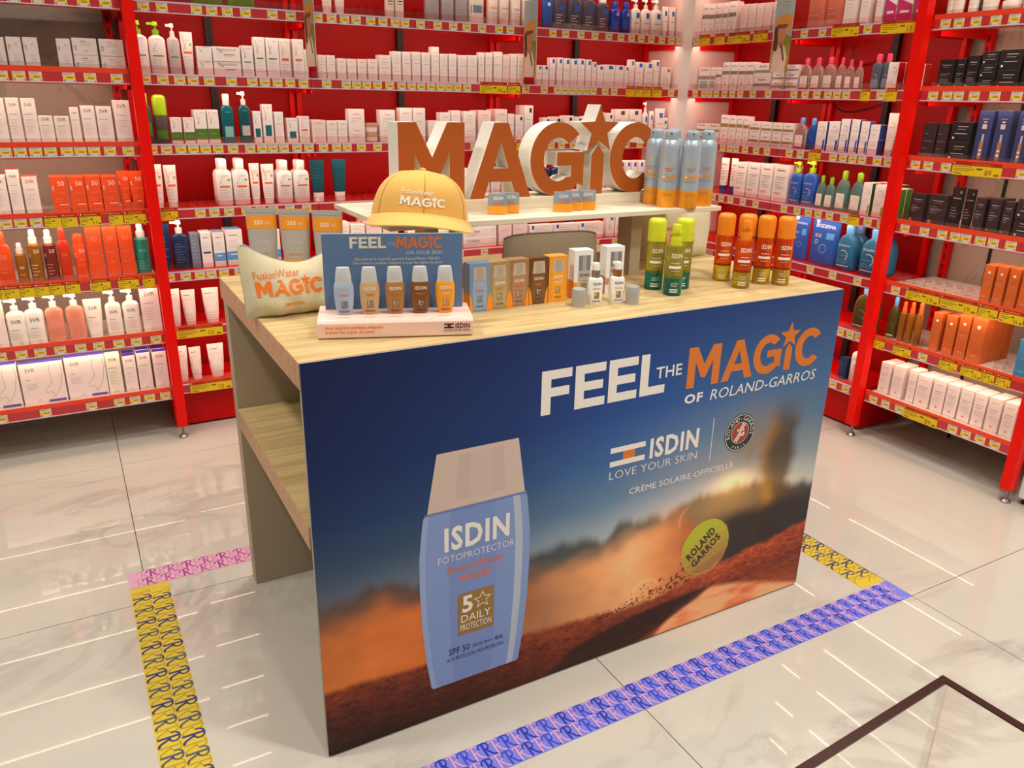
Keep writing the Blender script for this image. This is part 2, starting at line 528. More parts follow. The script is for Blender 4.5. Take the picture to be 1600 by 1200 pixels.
def post(key, x, label):
    W = WALLS[key]
    o = empty('shelf_post', W.at(x, -.022), W.rz)
    tag(o, label, 'post', 'red shelving posts')
    link('post', MB().box(-.022, .022, -.031, .017, 0.062, 2.42, redpost, .001).mesh('post'), o)
    f = MB()
    f.cyl(0, 0, .012, .064, .007, steel, 12)
    f.loft([(0.0, .02, .02, 2), (.006, .02, .02, 2), (.016, .009, .009, 2)], steel, 16)
    link('levelling_foot', f.mesh('levelling_foot', True), o)
    return o
post('L', 1.062, 'bright red shelving post between left bay and back wall')
post('S', -.019, 'bright red shelving post in the middle of the right wall')
post('S', .757, 'bright red shelving post at the far right edge')
PRODUCTS = '''
L1: svrv -0.51 0.055 0.116 1 2; svrv -0.452 0.052 0.119 1 2; svrv -0.396 0.052 0.12 1 2; svrc -0.281 0.05 0.121 1 2; svrh -0.206 0.09 0.063 2 2; svrh -0.109 0.09 0.063 2 2
L2: svr -0.546 0.048 0.179 1 2; svr -0.494 0.046 0.18 1 2; svr -0.441 0.051 0.179 1 2; svr -0.389 0.052 0.114 1 2; svr -0.331 0.055 0.112 1 2; svr -0.282 0.033 0.147 1 2; svrr -0.232 0.052 0.155 1 2; svrr -0.173 0.058 0.153 1 2; svr -0.104 0.064 0.177 1 2
L3: svr -0.59 0.049 0.16 1 2; svrr -0.539 0.045 0.184 1 2; svro -0.484 0.055 0.155 1 2; sunbox -0.382 0.061 0.152 1 2; sunbox -0.317 0.06 0.15 1 2; sunbox -0.255 0.059 0.151 1 2; sunbox -0.193 0.062 0.149 1 2; suntube -0.134 0.05 0.169 1 1; suntube -0.078 0.056 0.167 1 1
L4: sunbot -0.626 0.062 0.22 1 1; oilsm -0.566 0.044 0.169 1 1; oilam -0.513 0.052 0.221 1 1; oilbr -0.457 0.053 0.217 1 1; sunspray -0.404 0.048 0.222 1 1; suncan -0.345 0.054 0.194 1 1; suntall -0.285 0.06 0.218 1 1; suntall -0.222 0.056 0.217 1 1; suntall -0.163 0.057 0.216 1 1; tealspray -0.099 0.06 0.221 1 1
L5: svr -0.702 0.074 0.206 1 1; svrpump -0.626 0.073 0.204 1 1; svrpump -0.557 0.074 0.208 1 1; coral -0.482 0.071 0.209 1 1; coral -0.403 0.073 0.206 1 1; svrtube -0.332 0.074 0.174 1 1; svrpump2 -0.252 0.065 0.206 1 1; svrpump2 -0.18 0.069 0.205 1 1; svrr -0.093 0.079 0.202 1 1
L6: foot -0.745 0.172 0.199 1 1; foot -0.57 0.168 0.191 1 1; foot -0.4 0.16 0.197 1 1; svrcream -0.287 0.061 0.19 1 1; svrb -0.221 0.054 0.174 1 2; svrb -0.16 0.058 0.181 1 2; svrb -0.092 0.061 0.178 1 2
B0: greenb 0.296 0.127 0.168 1 1; greenb 0.435 0.119 0.18 1 1; wtube 0.815 0.054 0.162 1 1; wtube 0.875 0.054 0.166 1 1; wbottle 1.121 0.045 0.186 1 1; wbottle 1.17 0.046 0.19 1 1; clearb 1.339 0.075 0.204 1 1; clearb 1.422 0.069 0.211 1 1; clearb 1.495 0.07 0.216 1 1; aveblue 1.58 0.086 0.223 1 1; avespray 1.676 0.062 0.203 1 1; avespray 1.741 0.06 0.208 1 1; avespray 1.809 0.061 0.207 1 1; avespray 1.877 0.061 0.206 1 1; blueb 1.996 0.059 0.203 1 1; micelb 2.074 0.08 0.203 1 1; micelb 2.171 0.09 0.204 1 1; micelb 2.262 0.084 0.205 1 1; micelb 2.353 0.081 0.193 1 1; deepblue 2.434 0.065 0.161 1 1; deepblue 2.506 0.062 0.163 1 1; lrppump 2.573 0.063 0.183 1 1; lrppump 2.643 0.059 0.185 1 1; lrppump 2.718 0.074 0.187 1 1; lrptube 2.787 0.047 0.159 1 1; lrptube 2.841 0.052 0.159 1 1
B1: adpump -0.004 0.069 0.207 1 1; adpump 0.071 0.066 0.206 1 1; adgrey 0.137 0.051 0.203 1 1; adtube 0.192 0.052 0.173 1 1; adsm 0.257 0.064 0.059 2 2; adwide 0.35 0.117 0.06 2 2; adtall 0.439 0.05 0.129 1 2; adtall 0.494 0.048 0.166 1 2; adtall 0.55 0.057 0.166 1 2; adtallo 0.607 0.052 0.166 1 2; adtallo 0.667 0.05 0.166 1 2; plain 0.701 0.018 0.125 1 1; plain 0.775 0.039 0.104 1 2; plain 0.818 0.04 0.105 1 2; avene 0.869 0.043 0.093 1 2; avene 0.919 0.044 0.093 1 2; avene 0.969 0.045 0.094 1 2; avene 1.022 0.048 0.096 1 2; aveneh 1.084 0.062 0.058 2 2; plain 1.145 0.046 0.135 1 3; plain 1.197 0.044 0.135 1 3; plain 1.247 0.044 0.137 1 3; plain 1.299 0.045 0.136 1 3; plain 1.349 0.042 0.164 1 3; plain 1.395 0.042 0.134 1 3; plain 1.444 0.043 0.136 1 3; plain 1.498 0.05 0.132 1 3; plain 1.554 0.055 0.134 1 3; avene 1.606 0.033 0.149 1 2; avene 1.65 0.041 0.15 1 2; avene 1.703 0.049 0.156 1 2; avenep 1.752 0.042 0.145 1 2; plain 1.796 0.039 0.15 1 2; plain 1.839 0.039 0.152 1 2; lrp 1.953 0.032 0.1 1 2; lrp 1.993 0.04 0.101 1 2; lrp 2.036 0.037 0.141 1 2; lrp 2.081 0.037 0.143 1 2; lrp 2.128 0.041 0.141 1 2; lrp 2.174 0.042 0.14 1 2; lrp 2.22 0.042 0.142 1 2; lrp 2.269 0.038 0.14 1 2; lrp 2.308 0.03 0.129 1 2; lrp 2.349 0.043 0.114 1 2; lrp 2.41 0.07 0.119 1 2; lrp 2.479 0.058 0.118 1 2; lrp 2.528 0.032 0.116 1 2; lrp 2.567 0.036 0.151 1 2; lrp 2.621 0.055 0.14 1 2; lrp 2.686 0.056 0.139 1 2; lrp 2.742 0.038 0.154 1 2; lrpo 2.816 0.072 0.119 1 2
B2: adshamp -0.012 0.051 0.208 1 1; adcan 0.051 0.06 0.202 1 1; adgreen 0.109 0.047 0.109 1 2; adgreen 0.161 0.045 0.109 1 2; adgreen 0.212 0.051 0.141 1 3; adgreen 0.265 0.049 0.142 1 3; tealbot 0.329 0.056 0.21 1 1; tealpump 0.404 0.054 0.227 1 1; tealcar 0.458 0.037 0.138 1 2; tealcar 0.506 0.047 0.169 1 2; plain 0.556 0.041 0.136 1 2; tealcar 0.617 0.051 0.109 1 1; orcar 0.673 0.049 0.118 1 2; avenep 0.742 0.065 0.101 1 3; avene 0.806 0.05 0.098 1 2; avene 0.858 0.048 0.099 1 2; aveneh 0.929 0.081 0.076 2 2; pot 1.011 0.063 0.044 2 1; aveneh 1.089 0.081 0.075 2 2; avene 1.186 0.066 0.161 1 2; avene 1.256 0.066 0.161 1 2; aveneh 1.331 0.05 0.101 1 2; avene 1.399 0.058 0.141 1 2; avene 1.461 0.051 0.151 1 2; aveneh 1.54 0.071 0.074 2 2; avenep 1.629 0.076 0.153 1 3; avenep 1.725 0.07 0.16 1 3; avene 1.787 0.039 0.138 1 2; lrpb 1.839 0.048 0.132 1 2; lrpb 1.895 0.056 0.181 1 3; lrpb 2.009 0.05 0.12 1 2; lrpb 2.076 0.067 0.124 1 2; lrpb 2.152 0.068 0.131 1 2; lrpb 2.22 0.052 0.125 1 2; lrpb 2.281 0.052 0.129 1 2; lrpb 2.373 0.045 0.15 1 2; lrpb 2.432 0.054 0.147 1 2; lrpface 2.518 0.092 0.168 1 2; lrpface 2.615 0.084 0.169 1 2; lrppump 2.691 0.038 0.209 1 1; lrptube 2.738 0.038 0.16 1 1; lrptube 2.806 0.078 0.175 1 1; lrptube 2.872 0.044 0.125 1 1
B3: adtube -0.004 0.061 0.189 1 1; adtube 0.059 0.054 0.185 1 1; adlotion 0.285 0.074 0.208 1 2; adlotion 0.362 0.075 0.207 1 2; adtube 0.427 0.047 0.185 1 1; adtube 0.486 0.06 0.181 1 1; adlotion 0.563 0.076 0.197 1 2; adlotion 0.643 0.078 0.196 1 2; navytube 0.726 0.07 0.194 1 1; navytube 0.832 0.071 0.195 1 1; wbottle 1.475 0.038 0.145 1 1; wbottle 1.52 0.038 0.141 1 1; avene 1.631 0.062 0.109 1 2; avene 1.698 0.055 0.093 1 2; avene 1.762 0.056 0.078 1 2; navybot 1.908 0.074 0.149 1 1; navybot 2.004 0.084 0.175 1 1; navybot 2.093 0.077 0.173 1 1; lrp 2.343 0.045 0.126 1 1; lrp 2.4 0.05 0.118 1 1; lrp 2.457 0.046 0.124 1 1; lrp 2.539 0.042 0.158 1 2; lrp 2.586 0.043 0.157 1 2; lrp 2.633 0.043 0.156 1 2; lrp 2.681 0.043 0.156 1 2; lrp 2.732 0.049 0.155 1 2
B4: navytub2 -0.013 0.06 0.209 1 1; navypump 0.066 0.075 0.231 1 1; bluecar 0.128 0.039 0.161 1 2; ducar 0.178 0.048 0.163 1 2; ducarb 0.234 0.052 0.16 1 2; ducarb 0.304 0.076 0.168 1 2; ducarb 0.492 0.052 0.157 1 2; plain 0.8 0.04 0.189 1 1; plain 0.846 0.04 0.174 1 2; plain 0.91 0.075 0.158 1 2; avenep 0.996 0.083 0.169 1 3; avenep 1.085 0.081 0.154 1 3; plainh 1.227 0.095 0.107 1 1; plainh 1.353 0.127 0.099 1 2; tealjar 1.455 0.061 0.161 1 1; cica 1.603 0.205 0.05 3 2; avenep 1.763 0.082 0.135 1 3; avenep 1.858 0.092 0.133 1 3; lrpflat 1.998 0.154 0.048 2 1; lrpflat 2.166 0.164 0.047 2 1; lrpflat 2.344 0.175 0.046 2 1; lrptall 2.481 0.052 0.123 1 1; lrptall 2.543 0.053 0.112 1 1; lrptall 2.603 0.048 0.132 1 1
B5: dutube 0.003 0.067 0.176 1 1; dutube 0.073 0.063 0.166 1 1; dutube 0.172 0.076 0.166 1 1
B6: dutube 0.007 0.061 0.172 1 1; dutube 0.071 0.056 0.161 1 1; dutube 0.167 0.078 0.164 1 1
R0: euc 2.252 0.059 0.176 1 2; euc 2.19 0.053 0.171 1 2; euc 2.133 0.052 0.17 1 2; euc 2.081 0.041 0.169 1 2; euc 2.026 0.06 0.171 1 3; eucp 1.935 0.052 0.15 1 3; eucp 1.879 0.052 0.148 1 3; eucp 1.822 0.052 0.146 1 3; eucp 1.766 0.052 0.145 1 3; eucw 1.702 0.048 0.15 1 1; peach 1.454 0.103 0.255 1 1; peach 1.344 0.102 0.243 1 1; biotube 1.248 0.069 0.232 1 2; biotube 1.169 0.052 0.224 1 2; biotube 1.09 0.037 0.215 1 2; magenta 1.032 0.059 0.209 1 1; magenta 0.958 0.076 0.201 1 1; magenta 0.883 0.061 0.193 1 1
R1: euct 2.205 0.093 0.121 1 2; euct 2.132 0.043 0.12 1 2; euc 2.085 0.042 0.119 1 2; euc 2.03 0.056 0.144 1 2; euc 1.967 0.06 0.143 1 2; euc 1.905 0.054 0.141 1 2; euc 1.844 0.057 0.14 1 2; euch 1.751 0.12 0.066 2 2; euch 1.642 0.08 0.041 3 2; euch 1.551 0.085 0.04 3 2; micelp 1.469 0.062 0.148 1 1; micelp 1.398 0.064 0.149 1 1; micelp 1.325 0.066 0.15 1 1; micelp 1.258 0.045 0.145 1 1; micelp 1.206 0.044 0.135 1 1; micelp 1.153 0.04 0.128 1 1; duopink 1.058 0.052 0.155 1 1; duopink 1.003 0.044 0.156 1 1; biored 0.965 0.053 0.118 1 3; biored 0.867 0.051 0.11 1 2
R2: eucg 2.188 0.089 0.098 1 2; eucg 2.087 0.092 0.098 1 2; eucg 1.999 0.063 0.15 1 2; eucg 1.934 0.056 0.148 1 2; eucg 1.879 0.045 0.149 1 2; eucg 1.829 0.044 0.147 1 2; eucgh 1.761 0.072 0.062 2 2; eucgh 1.679 0.074 0.061 2 2; eucgh 1.601 0.063 0.061 2 2; eucgh 1.526 0.07 0.061 2 2; micelb2 1.449 0.068 0.152 1 1; micelbl 1.376 0.062 0.151 1 1; biobl 1.311 0.06 0.138 1 2; biobl 1.24 0.066 0.141 1 2; biobl 1.173 0.053 0.154 1 2; biobl 1.115 0.048 0.153 1 2; biobl 1.06 0.047 0.147 1 2; biosm 1.007 0.053 0.067 2 2; biotub 0.926 0.054 0.187 1 1; biotub 0.867 0.056 0.185 1 1
R3: eucpur 1.971 0.064 0.195 1 1; eucpur 1.903 0.052 0.197 1 1; eucw 1.829 0.086 0.181 1 2; eucw 1.732 0.088 0.182 1 2; eucw 1.636 0.085 0.186 1 2; eucw 1.535 0.1 0.187 1 2; atodp 1.435 0.074 0.214 1 1; atodp 1.347 0.084 0.23 1 1; sebsm 1.273 0.049 0.158 1 1; sebsm 1.212 0.056 0.154 1 1; seblg 1.142 0.07 0.191 1 1; seblg 1.055 0.074 0.189 1 1; sebcar 0.992 0.051 0.15 1 3; sebcar 0.921 0.063 0.146 1 3; sebcar 0.848 0.054 0.136 1 2
R4: pouch 1.356 0.105 0.222 1 1; pouch 1.209 0.173 0.242 1 1; gelbl 1.068 0.109 0.226 1 2; gelbl 0.922 0.124 0.229 1 2
R5: oliveb 0.912 0.113 0.23 1 1; oliveb 0.818 0.054 0.231 1 1
R6: atobl 0.962 0.048 0.112 1 1; atopump 0.884 0.092 0.218 1 1
S0: wtube 0.767 0.04 0.181 1 1; wtube 0.714 0.054 0.175 1 1; wtube 0.655 0.049 0.168 1 1; wtube 0.583 0.074 0.161 1 1; clearjar 0.503 0.066 0.052 1 1; wtube 0.431 0.049 0.144 1 1
S1: black 0.709 0.07 0.124 1 2; black 0.645 0.04 0.125 1 2; black 0.595 0.05 0.135 1 3; blackh 0.528 0.072 0.049 3 2; blackh 0.443 0.092 0.076 2 2; blackh 0.357 0.064 0.069 2 2
S2: browns 0.731 0.062 0.152 1 3; browns 0.67 0.048 0.152 1 3; navyh 0.588 0.093 0.08 2 2; serum 0.492 0.061 0.207 1 2; serum 0.415 0.061 0.209 1 2; serum 0.334 0.053 0.209 1 2; navyh 0.27 0.064 0.107 1 1
S3: blackr 0.724 0.068 0.129 1 1; blackr 0.628 0.086 0.134 1 1; bpouch 0.544 0.059 0.175 1 1; bpouch 0.485 0.046 0.173 1 1; blackr 0.437 0.045 0.142 1 2; blackr 0.374 0.049 0.146 1 2; blackr 0.32 0.042 0.14 1 1; blackrh 0.248 0.082 0.078 2 1
S4: terra 0.34 0.045 0.16 1 2; terra 0.286 0.041 0.162 1 2; terra 0.233 0.042 0.164 1 2; terra 0.182 0.044 0.163 1 2
S5: oliveb 0.745 0.049 0.197 1 1; amber 0.693 0.034 0.188 1 1; amber 0.652 0.034 0.194 1 1; amber 0.61 0.036 0.2 1 1; terra 0.518 0.044 0.178 1 2; terra 0.453 0.049 0.179 1 2; terra 0.394 0.051 0.196 1 2; terra 0.33 0.064 0.198 1 6; azure 0.122 0.06 0.156 1 2
S6: blush 0.722 0.054 0.157 1 2; blush 0.654 0.059 0.158 1 2; blush 0.58 0.041 0.162 1 2; blush 0.519 0.069 0.153 1 2; blush 0.444 0.061 0.156 1 2; blush 0.38 0.056 0.155 1 2; blush 0.314 0.057 0.156 1 2; blush 0.252 0.055 0.156 1 2; blush 0.188 0.057 0.158 1 2; blush 0.124 0.055 0.157 1 2
'''
PROMOS = '''
L3 -0.424 0.06
L3 -0.363 0.057
L3 -0.286 0.079 11
L3 -0.189 0.054
L3 -0.114 0.086 10
L4 -0.65 0.018
L4 -0.614 0.05
L4 -0.561 0.051
L4 -0.508 0.052
L4 -0.452 0.055
L4 -0.393 0.053
L4 -0.288 0.08 12
L4 -0.177 0.082 15
L4 -0.095 0.05
B3 0.026 0.077 11
B5 0.098 0.206 10
B6 0.12 0.192 10
B1 1.646 0.156 14
B1 1.768 0.073 14
B1 2.517 0.058
B1 2.578 0.055
B1 2.638 0.055
B1 2.71 0.07
B2 1.8 0.047
R0 2.167 0.09
R0 2.045 0.081
R0 1.899 0.162 28
R0 1.742 0.099 20
R0 1.212 0.154 7
R0 0.922 0.197 13
R1 1.046 0.052
R1 0.91 0.058
R2 1.284 0.076 15
R3 0.997 0.062
S2 0.452 0.209 89
S4 0.576 0.163 19
S4 0.405 0.168 19
S4 0.276 0.079 36
S4 0.179 0.098 36
S5 0.743 0.081 23
S5 0.622 0.093 23
S5 0.394 0.084 23
S5 0.289 0.091 23
S5 0.214 0.052 21
S5 0.15 0.059 21
S6 0.471 0.172 89
'''

# ------------------------------------------------------------------ products on the shelves
def front_print(b, items, w, h, surf, nstrip=1):
    """items in fractions of the front: ('r',u0,v0,u1,v1,ink) ('t',text,u,v,width,ink[,bold[,rot]]) ('o',u,v,r,ink) ('d',u,v,r,ink) ('p',[(u,v)..],ink)"""
    e = .0004
    for k, it in enumerate(items):
        e = .0004 + .00006 * k
        if it[0] == 'r':
            b.rect(it[1] * w, it[2] * h, it[3] * w, it[4] * h, C(it[5]), surf, e, max(1, int(nstrip * abs(it[3] - it[1]) + .5)))
        elif it[0] == 't':
            b.text(it[1], it[2] * w, it[3] * h, C(it[5]), surf, e, w=it[4] * w, bold=it[6] if len(it) > 6 else 0.0, rot=it[7] if len(it) > 7 else 0.0)
        elif it[0] == 'o':
            b.ring(it[1] * w, it[2] * h, it[3] * w, it[3] * w * .22, C(it[4]), surf, e, 12)
        elif it[0] == 'd':
            b.disc(it[1] * w, it[2] * h, it[3] * w, C(it[4]), surf, e, 12)
        elif it[0] == 'a':
            b.ring(it[1] * w, it[2] * h, it[3] * w, it[3] * w * .12, C(it[4]), surf, e, 10, 300, 480)
        elif it[0] == 'p':
            b.poly([(u * w, v * h) for u, v in it[1]], C(it[2]), surf, e)

def lines(v0, v1, n, ink='lgrey', u=.36):
    r = random.Random(int(v0 * 1000) + n)
    out = []
    for k in range(n):
        v = v1 - (v1 - v0) * k / max(1, n - 1)
        out.append(('r', -u, v, -u + 2 * u * r.uniform(.45, .95), v + .012, ink))
    return out
SVR = [('t', 'SVR', 0, .83, .56, 'brown'), ('r', -.36, .66, .22, .672, 'grey')] + lines(.28, .54, 5) + [('o', .0, .08, .1, 'grey')]
SVRV = [('t', 'SVR', -.26, .70, .34, 'brown', 0, 90), ('t', 'C', .16, .74, .2, 'grey')] + [('r', -.1, .48 - .05 * k, .3 - .05 * (k % 3), .492 - .05 * k, 'lgrey') for k in range(6)] + [('o', .05, .07, .12, 'grey')]
SVRA = [('t', 'SVR', -.26, .70, .34, 'brown', 0, 90), ('t', 'A', .16, .74, .24, 'lgrey')] + SVRV[2:]
SVRH = [('t', 'SVR', -.33, .42, .22, 'brown', 0, 90), ('r', -.18, .78, .08, .82, 'grey'), ('r', -.18, .66, .3, .69, 'lgrey'), ('r', -.18, .56, .25, .59, 'lgrey'), ('o', .03, .24, .06, 'grey')]
AD = [('p', [(-.36, .93), (-.33, .93), (-.12, .58), (-.15, .58)], 'olive'), ('p', [(-.05, .80), (-.02, .81), (-.30, .58), (-.33, .58)], 'olive'), ('t', 'A-DERMA', .12, .90, .5, 'grey')]
ADG = AD + [('r', -.35, .46, .3, .49, 'dgreen')] + lines(.14, .36, 4)
ADO = [('p', [(-.36, .93), (-.33, .93), (-.12, .58), (-.15, .58)], 'orange'), ('p', [(-.05, .80), (-.02, .81), (-.30, .58), (-.33, .58)], 'orange'), ('t', 'A-DERMA', .12, .90, .5, 'grey'), ('r', -.3, .44, .3, .50, 'orange')] + lines(.12, .34, 4)
ADB = AD[:2] + [('t', 'A-DERMA', .05, .80, .5, 'grey'), ('r', -.3, .50, .32, .55, 'orange'), ('r', .2, .68, .36, .74, 'green')] + lines(.2, .42, 5)
AVE = [('t', 'Avène', 0, .82, .5, 'orange')] + [('r', -.34, .60, .3, .612, 'grey'), ('r', -.34, .54, .15, .552, 'lgrey'), ('r', -.3, .38, .3, .39, 'pink')] + lines(.12, .28, 3)
AVH = [('t', 'Avène', 0, .66, .4, 'orange')] + [('r', -.3, .42, .3, .46, 'lgrey'), ('r', -.3, .26, .1, .30, 'pink')]
PLAIN = [('t', 'Avène', 0, .84, .44, 'lgrey'), ('r', -.3, .74, .3, .752, 'lgrey'), ('r', -.3, .60, .34, .612, 'grey')] + lines(.2, .44, 3)
LRP = [('r', -.06, .80, .34, .95, 'lrpblue'), ('r', -.4, .60, .3, .612, 'grey'), ('r', -.4, .53, .1, .542, 'lgrey')] + lines(.14, .36, 3)
LRPB = [('r', .05, .80, .32, .93, 'ink'), ('r', -.4, .60, .3, .612, 'grey')] + lines(.2, .44, 4)
LRPF = [('r', -.1, .82, .2, .95, 'brown'), ('p', [(-.1, .12), (.42, .10), (.45, .45), (.3, .62), (.05, .52)], 'tan'), ('p', [(.1, .5), (.3, .62), (.42, .48), (.25, .42)], 'brown'), ('r', -.42, .64, .0, .66, 'grey')]
EUC = [('t', 'Eucerin', 0, .84, .6, 'ink', .02), ('r', -.5, .56, .5, .68, 'taupe'), ('r', -.35, .40, .2, .412, 'grey'), ('t', '3', 0, .18, .18, 'ink')]
EUCT = [('t', 'Eucerin', 0, .84, .6, 'ink', .02), ('r', -.5, .46, .5, .62, 'grey'), ('r', -.36, .06, .36, .40, 'mint')]
EUCG = [('t', 'Eucerin', 0, .86, .6, 'ink', .02), ('r', -.5, .58, .5, .70, 'gold'), ('r', -.35, .44, .25, .452, 'grey'), ('d', 0, .26, .07, 'ink')]
EUCH = [('t', 'Eucerin', 0, .70, .4, 'ink', .02), ('r', -.5, .28, .5, .5, 'grey')]
EUCGH = [('t', 'Eucerin', 0, .70, .4, 'ink', .02), ('r', -.5, .30, .5, .5, 'gold'), ('r', -.3, .12, .3, .16, 'grey')]
EUCW = [('t', 'Eucerin', 0, .84, .52, 'ink', .02), ('r', -.36, .66, .34, .68, 'grey'), ('r', -.3, .60, .25, .615, 'grey')] + lines(.36, .52, 4, 'grey') + [('r', -.36, .20, .1, .26, 'pink')]
BIO = [('a', .02, .70, .3, 'grey'), ('t', 'BIODERMA', .0, .66, .5, 'grey')] + lines(.36, .5, 3) + [('r', -.4, .05, .4, .07, 'pink')]
BIOB = BIO + [('p', [(.26, .04), (.46, .04), (.46, .42), (.26, .36)], 'blue')]
BIOR = [('a', .05, .68, .32, 'grey'), ('t', 'BIODERMA', .0, .64, .5, 'grey'), ('r', -.36, .30, .1, .32, 'rose'), ('r', -.36, .22, .2, .235, 'lgrey')]
BIOG = BIO + [('p', [(.26, .04), (.46, .04), (.46, .36), (.26, .30)], 'green')]
BLK = [('r', -.3, .80, .3, .815, 'lgrey'), ('r', -.2, .74, .2, .75, 'grey'), ('r', -.36, .52, .3, .53, 'lgrey'), ('r', -.36, .46, .1, .47, 'grey'), ('d', -.32, .14, .09, 'lgrey')] + lines(.26, .36, 3, 'grey')
BLKH = [('r', -.2, .76, .3, .79, 'lgrey'), ('r', -.2, .62, .2, .65, 'grey'), ('r', -.3, .40, .3, .43, 'lgrey'), ('d', -.34, .2, .05, 'white')]
SERUM = [('r', -.22, .84, .22, .85, 'lgrey'), ('r', -.1, .78, .1, .80, 'white'), ('r', -.16, .66, .16, .75, 'lgrey'), ('r', -.05, .42, .1, .56, 'silver'), ('r', -.12, .08, .14, .42, 'bronze'), ('r', -.09, .24, .1, .27, 'white'), ('r', -.09, .16, .1, .19, 'white')]
TERRA = [('d', 0, .80, .14, 'cream'), ('r', -.36, .66, .36, .665, 'bronze'), ('r', -.3, .54, .3, .55, 'tan'), ('r', -.25, .48, .25, .488, 'tan'), ('r', -.36, .40, .36, .405, 'bronze'), ('d', -.14, .16, .03, 'cream'), ('d', 0, .16, .03, 'cream'), ('d', .14, .16, .03, 'cream')]
BLUSH = [('r', -.25, .84, .25, .85, 'grey'), ('r', -.32, .64, .32, .655, 'grey'), ('r', -.32, .57, .2, .582, 'grey'), ('r', -.32, .46, .34, .47, 'lgrey'), ('r', -.32, .42, .1, .43, 'lgrey'), ('r', -.32, .36, .3, .37, 'lgrey'), ('d', .0, .18, .09, 'peach')]
DUC = [('r', -.36, .84, .1, .86, 'greyblue'), ('r', -.36, .72, .3, .73, 'lgrey'), ('p', [(-.4, .40), (.36, .43), (.3, .54), (-.4, .51)], 'violet')] + lines(.16, .3, 3)
SUN50 = [('t', 'SVR', -.30, .70, .30, 'white', 0, 90), ('t', '50', .14, .76, .40, 'pinkw'), ('r', -.1, .56, .36, .572, 'peach'), ('r', -.3, .40, .2, .41, 'peach'), ('r', -.3, .34, .1, .35, 'peach'), ('r', -.1, .24, .42, .26, 'cream'), ('o', .1, .08, .1, 'peach')]
SVRL = [('t', 'SVR', 0, .66, .52, 'ink'), ('r', -.3, .46, .1, .48, 'grey')] + lines(.2, .36, 4, 'lgrey') + [('o', .1, .08, .1, 'grey')]
GEL = [('t', 'BIODERMA', 0, .66, .6, 'white'), ('a', 0, .42, .24, 'white'), ('r', -.24, .40, .2, .42, 'sky'), ('r', -.3, .12, .35, .14, 'white')] + lines(.2, .3, 3, 'sky')
LABEL = [('r', -.36, .10, .36, .56, 'ivory'), ('a', .02, .40, .16, 'grey'), ('r', -.24, .22, .2, .235, 'lgrey'), ('r', -.24, .17, .1, .185, 'lgrey')]

